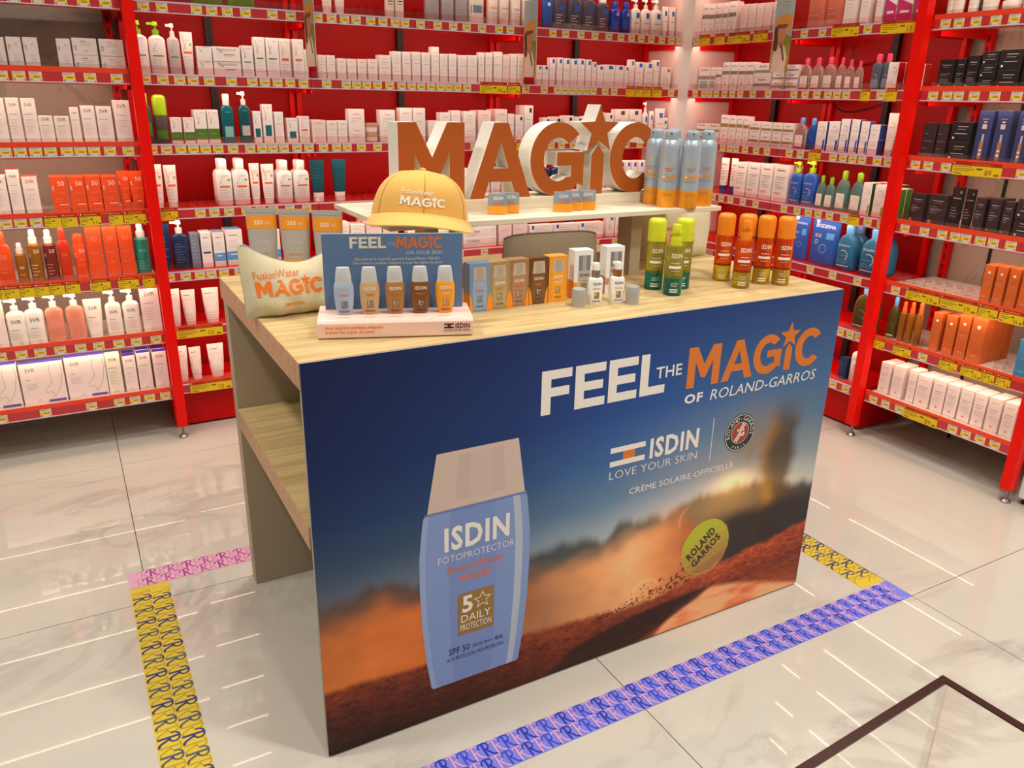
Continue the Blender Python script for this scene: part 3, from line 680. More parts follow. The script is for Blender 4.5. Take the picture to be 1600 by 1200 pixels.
# kind: (shape, description, category, parameters)
K = {
 'svrv': ('box', 'pale pink carton with sideways brand letters', 'carton', dict(c='pinkw', p=SVRA)),
 'svrc': ('box', 'pale pink carton marked with a C', 'carton', dict(c='pinkw', p=SVRV)),
 'svrh': ('box', 'low pale pink jar carton', 'carton', dict(c='pinkw', p=SVRH)),
 'svr': ('box', 'white and blush skincare carton', 'carton', dict(c='pinkw', p=SVR)),
 'svrr': ('box', 'white carton with red top', 'carton', dict(c='pinkw', p=SVR, top='red')),
 'svro': ('box', 'white carton with orange top', 'carton', dict(c='pinkw', p=SVR, top='sun')),
 'svrb': ('box', 'white carton with violet top', 'carton', dict(c='pinkw', p=SVR, top='purple')),
 'svrcream': ('box', 'cream coloured carton', 'carton', dict(c='cream', p=SVR)),
 'foot': ('box', 'wide white carton with a foot drawing', 'carton', dict(c='pinkw', p='foot', d=.05, top='violet')),
 'sunbox': ('box', 'bright orange sunscreen carton marked 50', 'carton', dict(c='sun', p=SUN50)),
 'suntube': ('tube', 'orange sunscreen tube marked 50', 'tube', dict(c='sun', cap='sun', p=SUN50)),
 'suntall': ('box', 'tall orange sunscreen carton', 'carton', dict(c='sun', p=[('t', '50', 0, .74, .42, 'peach'), ('r', -.3, .5, .2, .51, 'peach'), ('r', -.3, .3, .2, .31, 'peach'), ('o', 0, .12, .1, 'peach')])),
 'sunbot': ('bottle', 'orange bottle marked 30 with cap', 'bottle', dict(c='sun', cap='sun', p=[('t', '30', 0, .62, .42, 'peach'), ('r', -.3, .40, .2, .41, 'peach'), ('r', -.3, .3, .1, .31, 'peach')], r=.9)),
 'sunspray': ('bottle', 'deep red-orange spray bottle', 'bottle', dict(c='sunred', cap='sunred', p=[('t', '50', 0, .60, .4, 'peach')])),
 'suncan': ('can', 'orange sunscreen spray can marked 50', 'spray can', dict(c='sun', cap='sun', p=SUN50[:4])),
 'oilsm': ('spray', 'small amber oil spray with white nozzle', 'bottle', dict(c='amber', cap='white', tr=.3, p=[('t', '50', 0, .5, .35, 'cream'), ('r', -.3, .3, .2, .31, 'cream')])),
 'oilam': ('spray', 'amber oil spray bottle marked 50', 'bottle', dict(c='amber', cap='white', tr=.3, p=SUN50[:2] + lines(.2, .45, 4, 'cream'))),
 'oilbr': ('spray', 'dark red-brown oil spray marked 50', 'bottle', dict(c='brownred', cap='white', p=SUN50[:2] + lines(.2, .45, 4, 'pink'))),
 'tealspray': ('spray', 'green-teal spray bottle', 'bottle', dict(c='tealg', cap='white', p=[('t', 'SVR', 0, .62, .5, 'mint')] + lines(.16, .36, 4, 'mint'))),
 'svrpump': ('pump', 'white pump bottle', 'bottle', dict(c='ivory', cap='white', p=SVRL)),
 'svrpump2': ('pump', 'white pump bottle with orange text', 'bottle', dict(c='ivory', cap='white', p=[('t', 'SVR', 0, .68, .5, 'ink'), ('r', -.3, .5, .1, .52, 'orange')] + lines(.2, .42, 5, 'pink'))),
 'coral': ('pump', 'coral pink pump bottle', 'bottle', dict(c='coral', cap='white', p=[('t', 'SVR', 0, .66, .5, 'peach')] + lines(.3, .45, 3, 'peach'))),
 'svrtube': ('tube', 'white cream tube with black letters', 'tube', dict(c='ivory', cap='white', p=[('t', 'SVR', 0, .72, .5, 'ink'), ('r', -.3, .52, .1, .54, 'orange')] + lines(.3, .46, 4, 'pink'))),
 'greenb': ('bottle', 'pale green bath bottle', 'bottle', dict(c='green', cap='lime', tr=.4, p=[])),
 'wtube': ('tube', 'white cream tube', 'tube', dict(c='ivory', cap='white', p=lines(.3, .6, 4))),
 'wbottle': ('bottle', 'white bottle with dark print', 'bottle', dict(c='ivory', cap='white', p=[('r', -.3, .5, .3, .53, 'ink'), ('r', -.3, .42, .2, .44, 'ink')])),
 'clearb': ('bottle', 'silvery spray water can', 'spray can', dict(c='silver', cap='white', p=lines(.2, .5, 5, 'grey'))),
 'aveblue': ('bottle', 'white and blue spray water can', 'spray can', dict(c='ivory', cap='sky', p=[('r', -.4, .3, .4, .5, 'greyblue')])),
 'avespray': ('can', 'white spray can with pink print', 'spray can', dict(c='ivory', cap='white', p=[('r', -.3, .48, .3, .53, 'pink')] + lines(.14, .36, 5, 'grey'))),
 'blueb': ('bottle', 'mid blue cleanser bottle', 'bottle', dict(c='blue', cap='blue', p=[('r', -.1, .7, .2, .8, 'white')])),
 'micelb': ('bottle', 'clear micellar bottle with blue label', 'bottle', dict(c='greyblue', cap='white', tr=.75, p=[('r', -.12, .60, .2, .78, 'blue')] + lines(.2, .45, 4, 'white'))),
 'deepblue': ('bottle', 'deep blue gel bottle', 'bottle', dict(c='royal', cap='royal', p=[('r', 0, .72, .24, .86, 'lgrey')] + lines(.2, .5, 5, 'sky'))),
 'lrppump': ('pump', 'white pump bottle with blue square', 'bottle', dict(c='white', cap='white', p=[('r', -.05, .64, .3, .84, 'lrpblue'), ('r', -.3, .44, .3, .46, 'ink')] + lines(.15, .36, 4))),
 'lrptube': ('tube', 'white tube with blue square', 'tube', dict(c='white', cap='white', p=[('r', -.1, .70, .25, .86, 'lrpblue'), ('r', -.3, .5, .3, .52, 'grey')])),
 'adpump': ('pump', 'white lotion bottle with green pump', 'bottle', dict(c='white', cap='green', p=ADG)),
 'adgrey': ('pump', 'grey-white cleanser bottle with white pump', 'bottle', dict(c='lgrey', cap='white', p=AD + [('r', -.3, .46, .3, .48, 'ink')])),
 'adtube': ('tube', 'white herbal cream tube', 'tube', dict(c='white', cap='white', p=ADB)),
 'adsm': ('box', 'small white herbal soap carton', 'carton', dict(c='white', p=AD)),
 'adwide': ('box', 'wide white herbal jar carton', 'carton', dict(c='white', p=[('t', 'DERMALIBOUR', 0, .72, .7, 'grey')] + AD[:2] + [('r', -.1, .45, .3, .49, 'dgreen'), ('r', -.1, .35, .2, .38, 'lgrey')])),
 'adtall': ('box', 'tall white carton with green herbal mark', 'carton', dict(c='white', p=ADG)),
 'adtallo': ('box', 'tall white carton with orange herbal mark', 'carton', dict(c='white', p=ADO)),
 'adshamp': ('bottle', 'charcoal shampoo bottle with green cap', 'bottle', dict(c='dgrey', cap='lime', p=AD[:1] + [('r', -.38, .2, .38, .55, 'dgreen')] + lines(.3, .45, 3, 'green'))),
 'adcan': ('can', 'charcoal foam can with domed green cap', 'spray can', dict(c='dgrey', cap='lime', big=1, p=AD[:1] + [('r', -.38, .16, .38, .46, 'dgreen')])),
 'adgreen': ('box', 'white carton with green lower half', 'carton', dict(c='white', p=AD + [('r', -.5, .12, .5, .44, 'dgreen'), ('r', -.3, .28, .2, .30, 'green')])),
 'tealbot': ('bottle', 'teal gel bottle with white cap', 'bottle', dict(c='teal', cap='white', tr=.2, p=[('t', 'A-DERMA', 0, .80, .5, 'mint'), ('r', -.3, .16, .36, .44, 'mint')])),
 'tealpump': ('pump', 'dark teal pump bottle', 'bottle', dict(c='dteal', cap='white', p=[('t', 'A-DERMA', 0, .84, .5, 'mint'), ('r', -.3, .2, .36, .46, 'lgrey')])),
 'tealcar': ('box', 'white carton with teal block', 'carton', dict(c='white', p=AD + [('r', -.3, .18, .32, .46, 'teal')])),
 'orcar': ('box', 'white carton with orange herbal top', 'carton', dict(c='white', p=ADO, top='orange')),
 'avene': ('box', 'white carton with small orange brand', 'carton', dict(c='white', p=AVE)),
 'avenep': ('box', 'blush white carton with orange brand', 'carton', dict(c='pinkw', p=AVE)),
 'aveneh': ('box', 'low white carton with orange brand', 'carton', dict(c='white', p=AVH)),
 'plain': ('box', 'white carton with grey brand', 'carton', dict(c='white', p=PLAIN)),
 'plainh': ('box', 'broad low white carton', 'carton', dict(c='white', p=AVH)),
 'pot': ('jar', 'small brown-topped cream jar', 'jar', dict(c='ivory', cap='tan', p=[])),
 'lrp': ('box', 'white carton with blue square', 'carton', dict(c='white', p=LRP)),
 'lrpo': ('box', 'white carton with orange square', 'carton', dict(c='white', p=[('r', .1, .78, .4, .93, 'orange')] + lines(.2, .6, 6, 'grey'))),
 'lrpb': ('box', 'white carton with black square', 'carton', dict(c='white', p=LRPB)),
 'lrpface': ('box', 'white carton printed with a tan face', 'carton', dict(c='white', p=LRPF)),
 'lrpflat': ('box', 'flat white carton with blue square', 'carton', dict(c='white', p=[('r', -.42, .5, -.32, .95, 'lrpblue'), ('r', -.28, .55, .1, .6, 'lgrey'), ('r', -.28, .3, .3, .34, 'grey')])),
 'lrptall': ('box', 'slim white carton with blue square and ring', 'carton', dict(c='white', p=LRP[:1] + [('o', -.1, .52, .16, 'ink'), ('r', -.36, .4, .3, .42, 'grey')] + lines(.1, .3, 3))),
 'adlotion': ('bottle', 'white herbal lotion bottle', 'bottle', dict(c='white', cap='white', p=ADB)),
 'navytube': ('tube', 'dark teal blue tube with white cap', 'tube', dict(c='dteal', cap='white', bigcap=1, p=lines(.4, .8, 6, 'teal'))),
 'navybot': ('bottle', 'navy blue bottle with white cap', 'bottle', dict(c='navy', cap='white', p=lines(.2, .5, 4, 'greyblue'))),
 'navytub2': ('tube', 'navy cleanser tube', 'tube', dict(c='navy', cap='navy', p=lines(.3, .7, 6, 'sky'))),
 'navypump': ('pump', 'navy cleanser bottle with white pump', 'bottle', dict(c='navy', cap='white', p=lines(.2, .7, 8, 'greyblue'))),
 'bluecar': ('box', 'slate blue carton', 'carton', dict(c='greyblue', p=lines(.3, .8, 6, 'lgrey'))),
 'ducar': ('box', 'white carton with navy stripe', 'carton', dict(c='white', p=[('r', -.3, .84, .2, .86, 'greyblue'), ('r', -.36, .40, .36, .45, 'navyblue')] + lines(.5, .7, 4))),
 'ducarb': ('box', 'white carton with sky blue base', 'carton', dict(c='white', p=[('r', -.3, .84, .2, .86, 'greyblue'), ('r', -.5, .16, .5, .40, 'sky'), ('r', -.3, .3, .2, .33, 'white')] + lines(.5, .7, 4), top='sky')),
 'tealjar': ('bottle', 'green glassy bottle', 'bottle', dict(c='tealg', cap='mint', tr=.3, p=[])),
 'cica': ('box', 'broad white carton with brown lettering', 'carton', dict(c='white', p=[('t', 'Cicalfate', -.2, .5, .38, 'brown'), ('r', -.4, .34, .0, .37, 'lgrey'), ('r', -.4, .2, -.1, .23, 'lgrey'), ('o', .4, .7, .03, 'grey')])),
 'dutube': ('tube', 'white tube with slanted violet band', 'tube', dict(c='ivory', cap='white', p=DUC)),
 'euc': ('box', 'white carton with taupe band', 'carton', dict(c='white', p=EUC)),
 'eucp': ('box', 'blush carton with faint pink print', 'carton', dict(c='pinkw', p=lines(.2, .8, 5, 'pink'))),
 'eucw': ('box', 'white carton with black brand and pink bar', 'carton', dict(c='white', p=EUCW)),
 'euct': ('box', 'white carton with grey band and mint foot', 'carton', dict(c='white', p=EUCT)),
 'euch': ('box', 'low white carton with grey band', 'carton', dict(c='white', p=EUCH)),
 'eucg': ('box', 'white carton with gold band', 'carton', dict(c='white', p=EUCG)),
 'eucgh': ('box', 'low white carton with gold band', 'carton', dict(c='white', p=EUCGH)),
 'eucpur': ('tube', 'white tube standing on purple cap', 'tube', dict(c='ivory', cap='purple', bigcap=1, p=[('t', 'Eucerin', 0, .8, .6, 'ink', .02)] + lines(.4, .7, 5, 'ink'))),
 'peach': ('bottle', 'peach pink cleansing oil bottle', 'bottle', dict(c='peach', cap='peach', tr=.3, p=lines(.2, .5, 3, 'pink'))),
 'biotube': ('box', 'white carton with curved grey mark', 'carton', dict(c='white', p=BIO)),
 'magenta': ('box', 'white carton with magenta side', 'carton', dict(c='white', p=[('p', [(-.5, 0), (.5, 0), (.5, .35), (-.5, .5)], 'magenta'), ('r', -.3, .2, .3, .25, 'white')], top='magenta')),
 'micelp': ('bottle', 'clear micellar bottle with pink cap', 'bottle', dict(c='white', cap='rose', tr=.85, arch=1, p=LABEL)),
 'micelb2': ('bottle', 'clear micellar bottle with blue cap', 'bottle', dict(c='white', cap='sky', tr=.85, arch=1, p=LABEL)),
 'micelbl': ('bottle', 'blue micellar bottle with blue cap', 'bottle', dict(c='blue', cap='sky', tr=.3, arch=1, p=[('a', 0, .4, .2, 'sky')])),
 'duopink': ('bottle', 'pale blue two-phase bottle with pink cap', 'bottle', dict(c='greyblue', cap='rose', tr=.6, p=[('r', -.4, .1, .4, .4, 'greyblue'), ('a', 0, .5, .2, 'white')])),
 'biored': ('box', 'white carton with red side', 'carton', dict(c='white', p=BIOR, side='red')),
 'biobl': ('box', 'white carton with blue side', 'carton', dict(c='white', p=BIOB, side='blue')),
 'biosm': ('box', 'low white carton with blue side', 'carton', dict(c='white', p=[('t', 'BIODERMA', 0, .6, .6, 'grey'), ('r', -.3, .3, .2, .34, 'lgrey')], side='blue')),
 'biotub': ('tube', 'slanted white tube with round mark', 'tube', dict(c='ivory', cap='white', p=BIO)),
 'atodp': ('pump', 'blue pump bottle with lime green pump', 'bottle', dict(c='blue', cap='lime', p=GEL)),
 'sebsm': ('bottle', 'small clear aqua bottle with green cap', 'bottle', dict(c='mint', cap='green', tr=.7, arch=1, p=LABEL)),
 'seblg': ('bottle', 'large clear aqua bottle with green cap', 'bottle', dict(c='mint', cap='green', tr=.7, arch=1, p=LABEL)),
 'sebcar': ('box', 'white carton with green side', 'carton', dict(c='white', p=BIOG, side='dgreen')),
 'pouch': ('pouch', 'blue refill pouch with white cap', 'pouch', dict(c='blue', p=[('t', 'BIODERMA', 0, .84, .7, 'white'), ('r', .1, .60, .36, .74, 'sky'), ('t', 'SOS', -.2, .62, .24, 'white'), ('o', .05, .38, .14, 'sky'), ('o', -.22, .52, .06, 'white')])),
 'gelbl': ('bottle', 'big turquoise blue gel bottle', 'bottle', dict(c='azure', cap='sky', tr=.35, arch=1, p=GEL)),
 'oliveb': ('bottle', 'olive oil-coloured wash bottle', 'bottle', dict(c='olive', cap='sky', tr=.5, arch=1, p=[('a', 0, .42, .22, 'grey'), ('r', -.36, .1, .36, .12, 'white')])),
 'atobl': ('box', 'dark blue carton', 'carton', dict(c='navy', p=lines(.3, .7, 4, 'sky'))),
 'atopump': ('pump', 'white pump bottle with blue pump', 'bottle', dict(c='ivory', cap='blue', p=[('t', 'BIODERMA', 0, .74, .6, 'grey'), ('o', 0, .5, .2, 'greyblue')] + lines(.2, .34, 3, 'grey'))),
 'clearjar': ('jar', 'clear little cream jar', 'jar', dict(c='lgrey', cap='white', p=[])),
 'black': ('box', 'upright black carton', 'carton', dict(c='black', p=BLK)),
 'blackh': ('box', 'low black carton', 'carton', dict(c='black', p=BLKH)),
 'blackr': ('box', 'black-brown carton with copper dot', 'carton', dict(c='brownblack', p=BLK[:-4] + [('d', -.3, .12, .1, 'bronze')] + lines(.4, .6, 4, 'grey'))),
 'blackrh': ('box', 'low black-brown carton', 'carton', dict(c='brownblack', p=BLKH)),
 'browns': ('box', 'dark brown carton', 'carton', dict(c='brownblack', p=lines(.3, .7, 3, 'grey'))),
 'navyh': ('box', 'low navy black carton', 'carton', dict(c='black', p=BLKH)),
 'serum': ('box', 'tall navy carton picturing a serum bottle', 'carton', dict(c='navyblue', p=SERUM)),
 'bpouch': ('pouch', 'black foil sachet', 'sachet', dict(c='black', nocap=1, p=[('t', 'ESTHEDERM', 0, .72, .6, 'white'), ('o', .2, .88, .08, 'white')] + lines(.3, .5, 4, 'grey'))),
 'terra': ('box', 'terracotta sun carton', 'carton', dict(c='terra', p=TERRA)),
 'azure': ('box', 'azure blue sun carton', 'carton', dict(c='azure', p=TERRA)),
 'amber': ('spray', 'amber oil bottle with orange cap', 'bottle', dict(c='amber', cap='orange', tr=.4, p=[])),
 'blush': ('box', 'blush white carton with peach dot', 'carton', dict(c='pinkw', p=BLUSH)),
}
COL['brownred'] = (120, 40, 24)
NAMES = {'carton': 'skincare_carton', 'bottle': 'skincare_bottle', 'tube': 'cream_tube', 'spray can': 'spray_can', 'pouch': 'refill_pouch', 'jar': 'cream_jar', 'sachet': 'foil_sachet'}

def plastic(cn, tr=0.0):
    if tr:
        return mat('clear_%s_%d' % (cn, tr * 100), COL[cn], .08, trans=tr, ior=1.33)
    return mat('plastic_' + cn, COL[cn], .32, coat=.15)
def card(cn):
    return mat('card_' + cn, COL[cn], .5, noise=.015, scale=12)

def sec_surf(secs):
    """Front of a stack of superellipse sections as a surface for prints."""
    def s(u, v, e=0.0):
        k = 0
        while k < len(secs) - 2 and v > secs[k + 1][0]:
            k += 1
        a, b = secs[k], secs[k + 1]
        t = 0 if b[0] == a[0] else min(1, max(0, (v - a[0]) / (b[0] - a[0])))
        rx, ry, ex = (a[i] + (b[i] - a[i]) * t for i in (1, 2, 3))
        q = min(.999, abs(u) / rx)
        return (u, -ry * (1 - q ** ex) ** (1 / ex) - e, v)
    return s

MESHES = {}
def product(kind, w, h):
    """The meshes of a product: [(part name, mesh)]; one entry without a name for a one-mesh thing. Also its depth."""
    key = (kind, round(w, 3), round(h, 3))
    if key in MESHES:
        return MESHES[key]
    shape, desc, cat, q = K[kind]
    it = q['p']
    parts = []
    if shape == 'box':
        d = q.get('d', max(.026, min(w * .9, .05)))
        b = MB()
        b.box(-w / 2, w / 2, 0, d, 0, h, card(q['c']), .0009)
        if 'top' in q:
            b.rect(-w / 2 + .001, .001, w / 2 - .001, d - .001, C(q['top']), ground(h), .0003)
        if 'side' in q:
            for sx in (-1, 1):
                b.add([(sx * (w / 2 + .0003), .001, .001), (sx * (w / 2 + .0003), d - .001, .001), (sx * (w / 2 + .0003), d - .001, h - .001), (sx * (w / 2 + .0003), .001, h - .001)], [(0, 1, 2, 3)], C(q['side']))
        s = flat(0)
        if it == 'foot':
            g = C('grey')
            front_print(b, [('t', 'SVR', -.26, .80, .22, 'brown'), ('t', 'XERIAL', -.33, .60, .12, 'ink')] + [('r', -.40, .50 - .04 * k, -.12 - .04 * (k % 2), .512 - .04 * k, 'lgrey') for k in range(4)] + [('r', .06, .03, .46, .09, 'violet'), ('o', -.14, .09, .035, 'grey')], w, h, s)
            outline = [(.18, .92), (.17, .72), (.20, .52), (.12, .42), (.02, .34), (.05, .26), (.16, .28), (.22, .20), (.16, .14)]
            outline2 = [(.44, .90), (.47, .72), (.42, .56), (.40, .42), (.33, .28), (.22, .14)]
            for ol in (outline, outline2):
                for a, c2 in zip(ol, ol[1:]):
                    dx, dy = (c2[0] - a[0]) * w, (c2[1] - a[1]) * h
                    L = math.hypot(dx, dy); nx, ny = -dy / L * .0008, dx / L * .0008
                    b.poly([(a[0] * w + nx, a[1] * h + ny), (a[0] * w - nx, a[1] * h - ny), (c2[0] * w - nx, c2[1] * h - ny), (c2[0] * w + nx, c2[1] * h + ny)], g, s, .0006)
        else:
            front_print(b, it, w, h, s)
        parts = [(None, b.mesh(NAMES[cat]))]
    else:
        r = w / 2
        tr = q.get('tr', 0)
        body, cap = MB(), MB()
        if shape == 'bottle':
            arch = q.get('arch')
            hb = h * (.80 if arch else .78)
            ry = r * .62 if w > .05 else r * .8
            ex = 3.2
            secs = [(0, r * .9, ry * .9, ex), (.006, r, ry, ex), (hb * (.62 if arch else .84), r, ry, ex)]
            if arch:
                secs += [(hb * .78, r * .93, ry * .95, 2.8), (hb * .9, r * .74, ry * .85, 2.4), (hb * .97, r * .48, ry * .66, 2), (hb, r * .36, min(ry, r * .36), 2)]
            else:
                secs += [(hb * .93, r * .9, ry * .92, 2.6), (hb * .98, r * .66, ry * .8, 2.2), (hb, r * .42, min(ry, r * .42), 2)]
            body.loft(secs, plastic(q['c'], tr), 20)
            s = sec_surf(secs)
            bh = hb
            cr = min(ry, r * (.40 if arch else .55))
            cap.loft([(hb - .002, cr * .95, cr * .95, 2), (h - .006, cr, cr, 2), (h, cr * .82, cr * .82, 2)], plastic(q['cap']), 16)
            if arch:
                cap.cyl(0, 0, h - .001, h + .002, cr * .5, plastic(q['cap']), 12)
            pn = 'cap'
        elif shape == 'pump':
            hb = h * .74
            ry = r * .62
            secs = [(0, r * .92, ry * .92, 3), (.006, r, ry, 3), (hb * .88, r, ry, 3), (hb * .95, r * .86, ry * .9, 2.6), (hb, r * .45, min(ry, r * .45), 2)]
            body.loft(secs, plastic(q['c'], tr), 20)
            s = sec_surf(secs); bh = hb
            cr = r * .40
            pm = plastic(q['cap'])
            cap.cyl(0, 0, hb - .002, hb + (h - hb) * .42, cr, pm, 14)
            cap.cyl(0, 0, hb + (h - hb) * .42, hb + (h - hb) * .72, cr * .34, pm, 10)
            cap.loft([(hb + (h - hb) * .70, cr * .9, cr * .8, 2.5), (h, cr * .75, cr * .7, 2.5)], pm, 14)
            z0 = hb + (h - hb) * .76
            cap.box(-r * .95, 0, -cr * .32, cr * .32, z0, z0 + (h - hb) * .17, pm)
            pn = 'pump_head'
        elif shape == 'spray':
            hb = h * .74
            secs = [(0, r * .94, r * .94, 2), (.005, r, r, 2), (hb * .95, r, r, 2), (hb, r * .7, r * .7, 2)]
            body.loft(secs, plastic(q['c'], tr), 20)
            s = sec_surf(secs); bh = hb
            pm = plastic(q['cap'])
            cap.cyl(0, 0, hb - .002, hb + (h - hb) * .45, r * .62, pm, 16)
            cap.loft([(hb + (h - hb) * .45, r * .46, r * .46, 2), (h - .004, r * .44, r * .5, 2.5), (h, r * .3, r * .4, 2.5)], pm, 16)
            cap.box(-.003, .003, -r * .62, 0, h - .014, h - .008, pm)
            pn = 'spray_nozzle'
        elif shape == 'can':
            big = q.get('big')
            hb = h * (.60 if big else .78)
            secs = [(0, r * .94, r * .94, 2), (.004, r, r, 2), (hb * .94, r, r, 2), (hb, r * .85, r * .85, 2)]
            body.loft(secs, plastic(q['c'], tr), 22)
            s = sec_surf(secs); bh = hb
            cr = r * (.98 if big else .8)
            cap.loft([(hb - .003, cr, cr, 2), (h - cr * .5, cr, cr, 2), (h - cr * .18, cr * .86, cr * .86, 2), (h, cr * .45, cr * .45, 2)], plastic(q['cap']), 20)
            pn = 'cap'
        elif shape == 'tube':
            hc = h * (.22 if q.get('bigcap') else .12)
            ry = r * .62
            secs = [(hc, r * .74, ry * .95, 2.2), (hc + .01, r * .80, ry, 2.2), (h * .55, r * .93, ry * .62, 2.2), (h * .93, r, .004, 2.4), (h, r, .0022, 4)]
            body.loft(secs, plastic(q['c'], tr), 24)
            s = sec_surf(secs); bh = h
            cap.loft([(0, r * .70, ry * .9, 2.4), (hc, r * .74, ry * .95, 2.4)], plastic(q['cap']), 20)
            pn = 'cap'
        elif shape == 'jar':
            body.loft([(0, r * .9, r * .9, 2), (.004, r, r, 2), (h * .55, r, r, 2)], plastic(q['c'], tr), 22)
            s = flat(-r); bh = h
            cap.loft([(h * .55, r * 1.02, r * 1.02, 2), (h * .95, r * 1.02, r * 1.02, 2), (h, r * .95, r * .95, 2)], plastic(q['cap']), 22)
            pn = 'lid'
        elif shape == 'pouch':
            ry = r * .30
            secs = [(0, r * .92, ry * .9, 2.4), (h * .05, r * .96, ry, 2.6), (h * .45, r * .98, ry * .85, 2.4), (h * .8, r * .99, ry * .4, 2.4), (h * .94, r, .003, 3), (h, r, .002, 5)]
            foil = mat('foil_' + q['c'], COL[q['c']], .18, coat=.5, bump=.5, scale=26)
            body.loft(secs, foil, 24)
            s = sec_surf(secs); bh = h
            if not q.get('nocap'):
                pm = plastic('white')
                for k in range(12):
                    pass
                cap.loft([(h * .93, .009, .009, 2), (h * .93 + .022, .009, .009, 2)], pm, 12, -r * .62, 0)
                cap.loft([(h * .93 + .012, .012, .012, 2), (h * .93 + .028, .012, .012, 2)], pm, 12, -r * .62, 0)
            pn = 'cap'
        front_print(body, it, w, bh, s, 6)
        parts = [('body', body.mesh('body', True))]
        if cap.v:
            parts.append((pn, cap.mesh(pn, True)))
        d = 2 * (r * .62 if shape in ('pump', 'tube', 'bottle') and w > .05 else r * (.3 if shape == 'pouch' else 1.0))
    MESHES[key] = (parts, d, shape == 'box')
    return MESHES[key]

ORD = ['first', 'second', 'third', 'fourth', 'fifth', 'sixth', 'seventh', 'eighth', 'ninth', 'tenth', 'eleventh', 'twelfth', 'thirteenth', 'fourteenth', 'fifteenth', 'sixteenth', 'seventeenth', 'eighteenth', 'nineteenth', 'twentieth']
LEVEL = ['top', 'second', 'third', 'fourth', 'fifth', 'sixth', 'lowest']
PLACE = {'L': 'left bay', 'B': 'back wall', 'R': 'right wall', 'S': 'far right bay'}

FAMILY = (('foot', 'foot_care_carton'), ('svr', 'skincare_carton'), ('sun', 'sunscreen_carton'), ('ad', 'herbal_carton'), ('teal', 'herbal_carton'), ('orc', 'herbal_carton'), ('av', 'face_cream_carton'), ('plain', 'face_cream_carton'), ('cica', 'face_cream_carton'),
          ('lrp', 'dermatology_carton'), ('euc', 'lotion_carton'), ('bio', 'cleanser_carton'), ('seb', 'cleanser_carton'), ('mag', 'cleanser_carton'), ('ato', 'cleanser_carton'), ('bl', 'serum_carton'), ('bro', 'serum_carton'), ('nav', 'serum_carton'), ('serum', 'serum_carton'),
          ('terra', 'tanning_carton'), ('azure', 'tanning_carton'), ('du', 'scalp_care_carton'))
def name_of(kind):
    cat = K[kind][2]
    if cat == 'carton':
        if kind == 'blush': return 'beauty_carton'
        if kind == 'bluecar': return 'scalp_care_carton'
        for k, n in FAMILY:
            if kind.startswith(k):
                return n
    return NAMES[cat]
def place(kind, w, h, loc, rz, label, group):
    parts, d, isbox = product(kind, w, h)
    shape, desc, cat, q = K[kind]
    if parts[0][0] is None:
        o = link(name_of(kind), parts[0][1], None, loc, rz)
    else:
        o = empty(NAMES[cat], loc, rz)
        for pn, me in parts:
            link(pn, me, o)
    tag(o, label, cat, group)
    return o

tags_at = {}
for line in PRODUCTS.strip().splitlines():
    key, rest = line.split(':')
    wk, lv = key[0], int(key[1])
    W = WALLS[wk]
    ents = [e.split() for e in rest.split(';')]
    total = {}
    for e in ents:
        total[e[0]] = total.get(e[0], 0) + 1
    seen = {}
    where = '%s shelf, %s' % (LEVEL[lv], PLACE[wk])
    for e in ents:
        kind = e[0]
        c, w, h = (float(t) for t in e[1:4])
        st, dp = int(e[4]), int(e[5])
        h = min(h, .222)
        if st * h > .222:
            h = .222 / st
        w = round(w - .0015, 3)
        x = along(wk, c)
        desc, cat = K[kind][1], K[kind][2]
        k = seen[kind] = seen.get(kind, 0) + 1
        pos = ', %s from left' % ORD[k - 1] if total[kind] > 1 else ''
        lo, hi = {'L': (0, 1.04), 'B': (-.032, 2.868), 'R': (.002, 1.454), 'S': (.005, .733)}[wk]
        x = max(lo + w / 2, min(hi - w / 2, x))
        if lv < 2:
            dp = dp if kind == 'biored' else 1
        elif lv == 2:
            dp -= 1
        _, d, isbox = product(kind, w, h)
        fy = .052 if isbox else .050 + d / 2
        for r in range(max(1, dp if isbox else min(dp, 2))):
            for s in range(st):
                pre = []
                if r: pre.append('rear' if r == 1 else 'rearmost' if r == 2 else 'deep-set')
                if st == 2: pre.append(('lower', 'upper')[s])
                if st == 3: pre.append(('lower', 'middle', 'upper')[s])
                y = fy + r * (d + .003)
                if y + (d if isbox else d / 2) > .30:
                    continue
                lab = ' '.join(pre + [desc]) + pos + ', ' + where
                if len(lab.split()) > 16:
                    print('LONG', lab)
                jit = random.uniform(-.0006, .0006)
                y += random.uniform(0, .004) if isbox else 0
                place(kind, w, h, W.at(x + jit, y, ZS[lv] + UP + .0003 + s * (h + .0002)), W.rz, lab, '%ss, %s' % (desc, where))
        tags_at.setdefault(key, []).append(x)

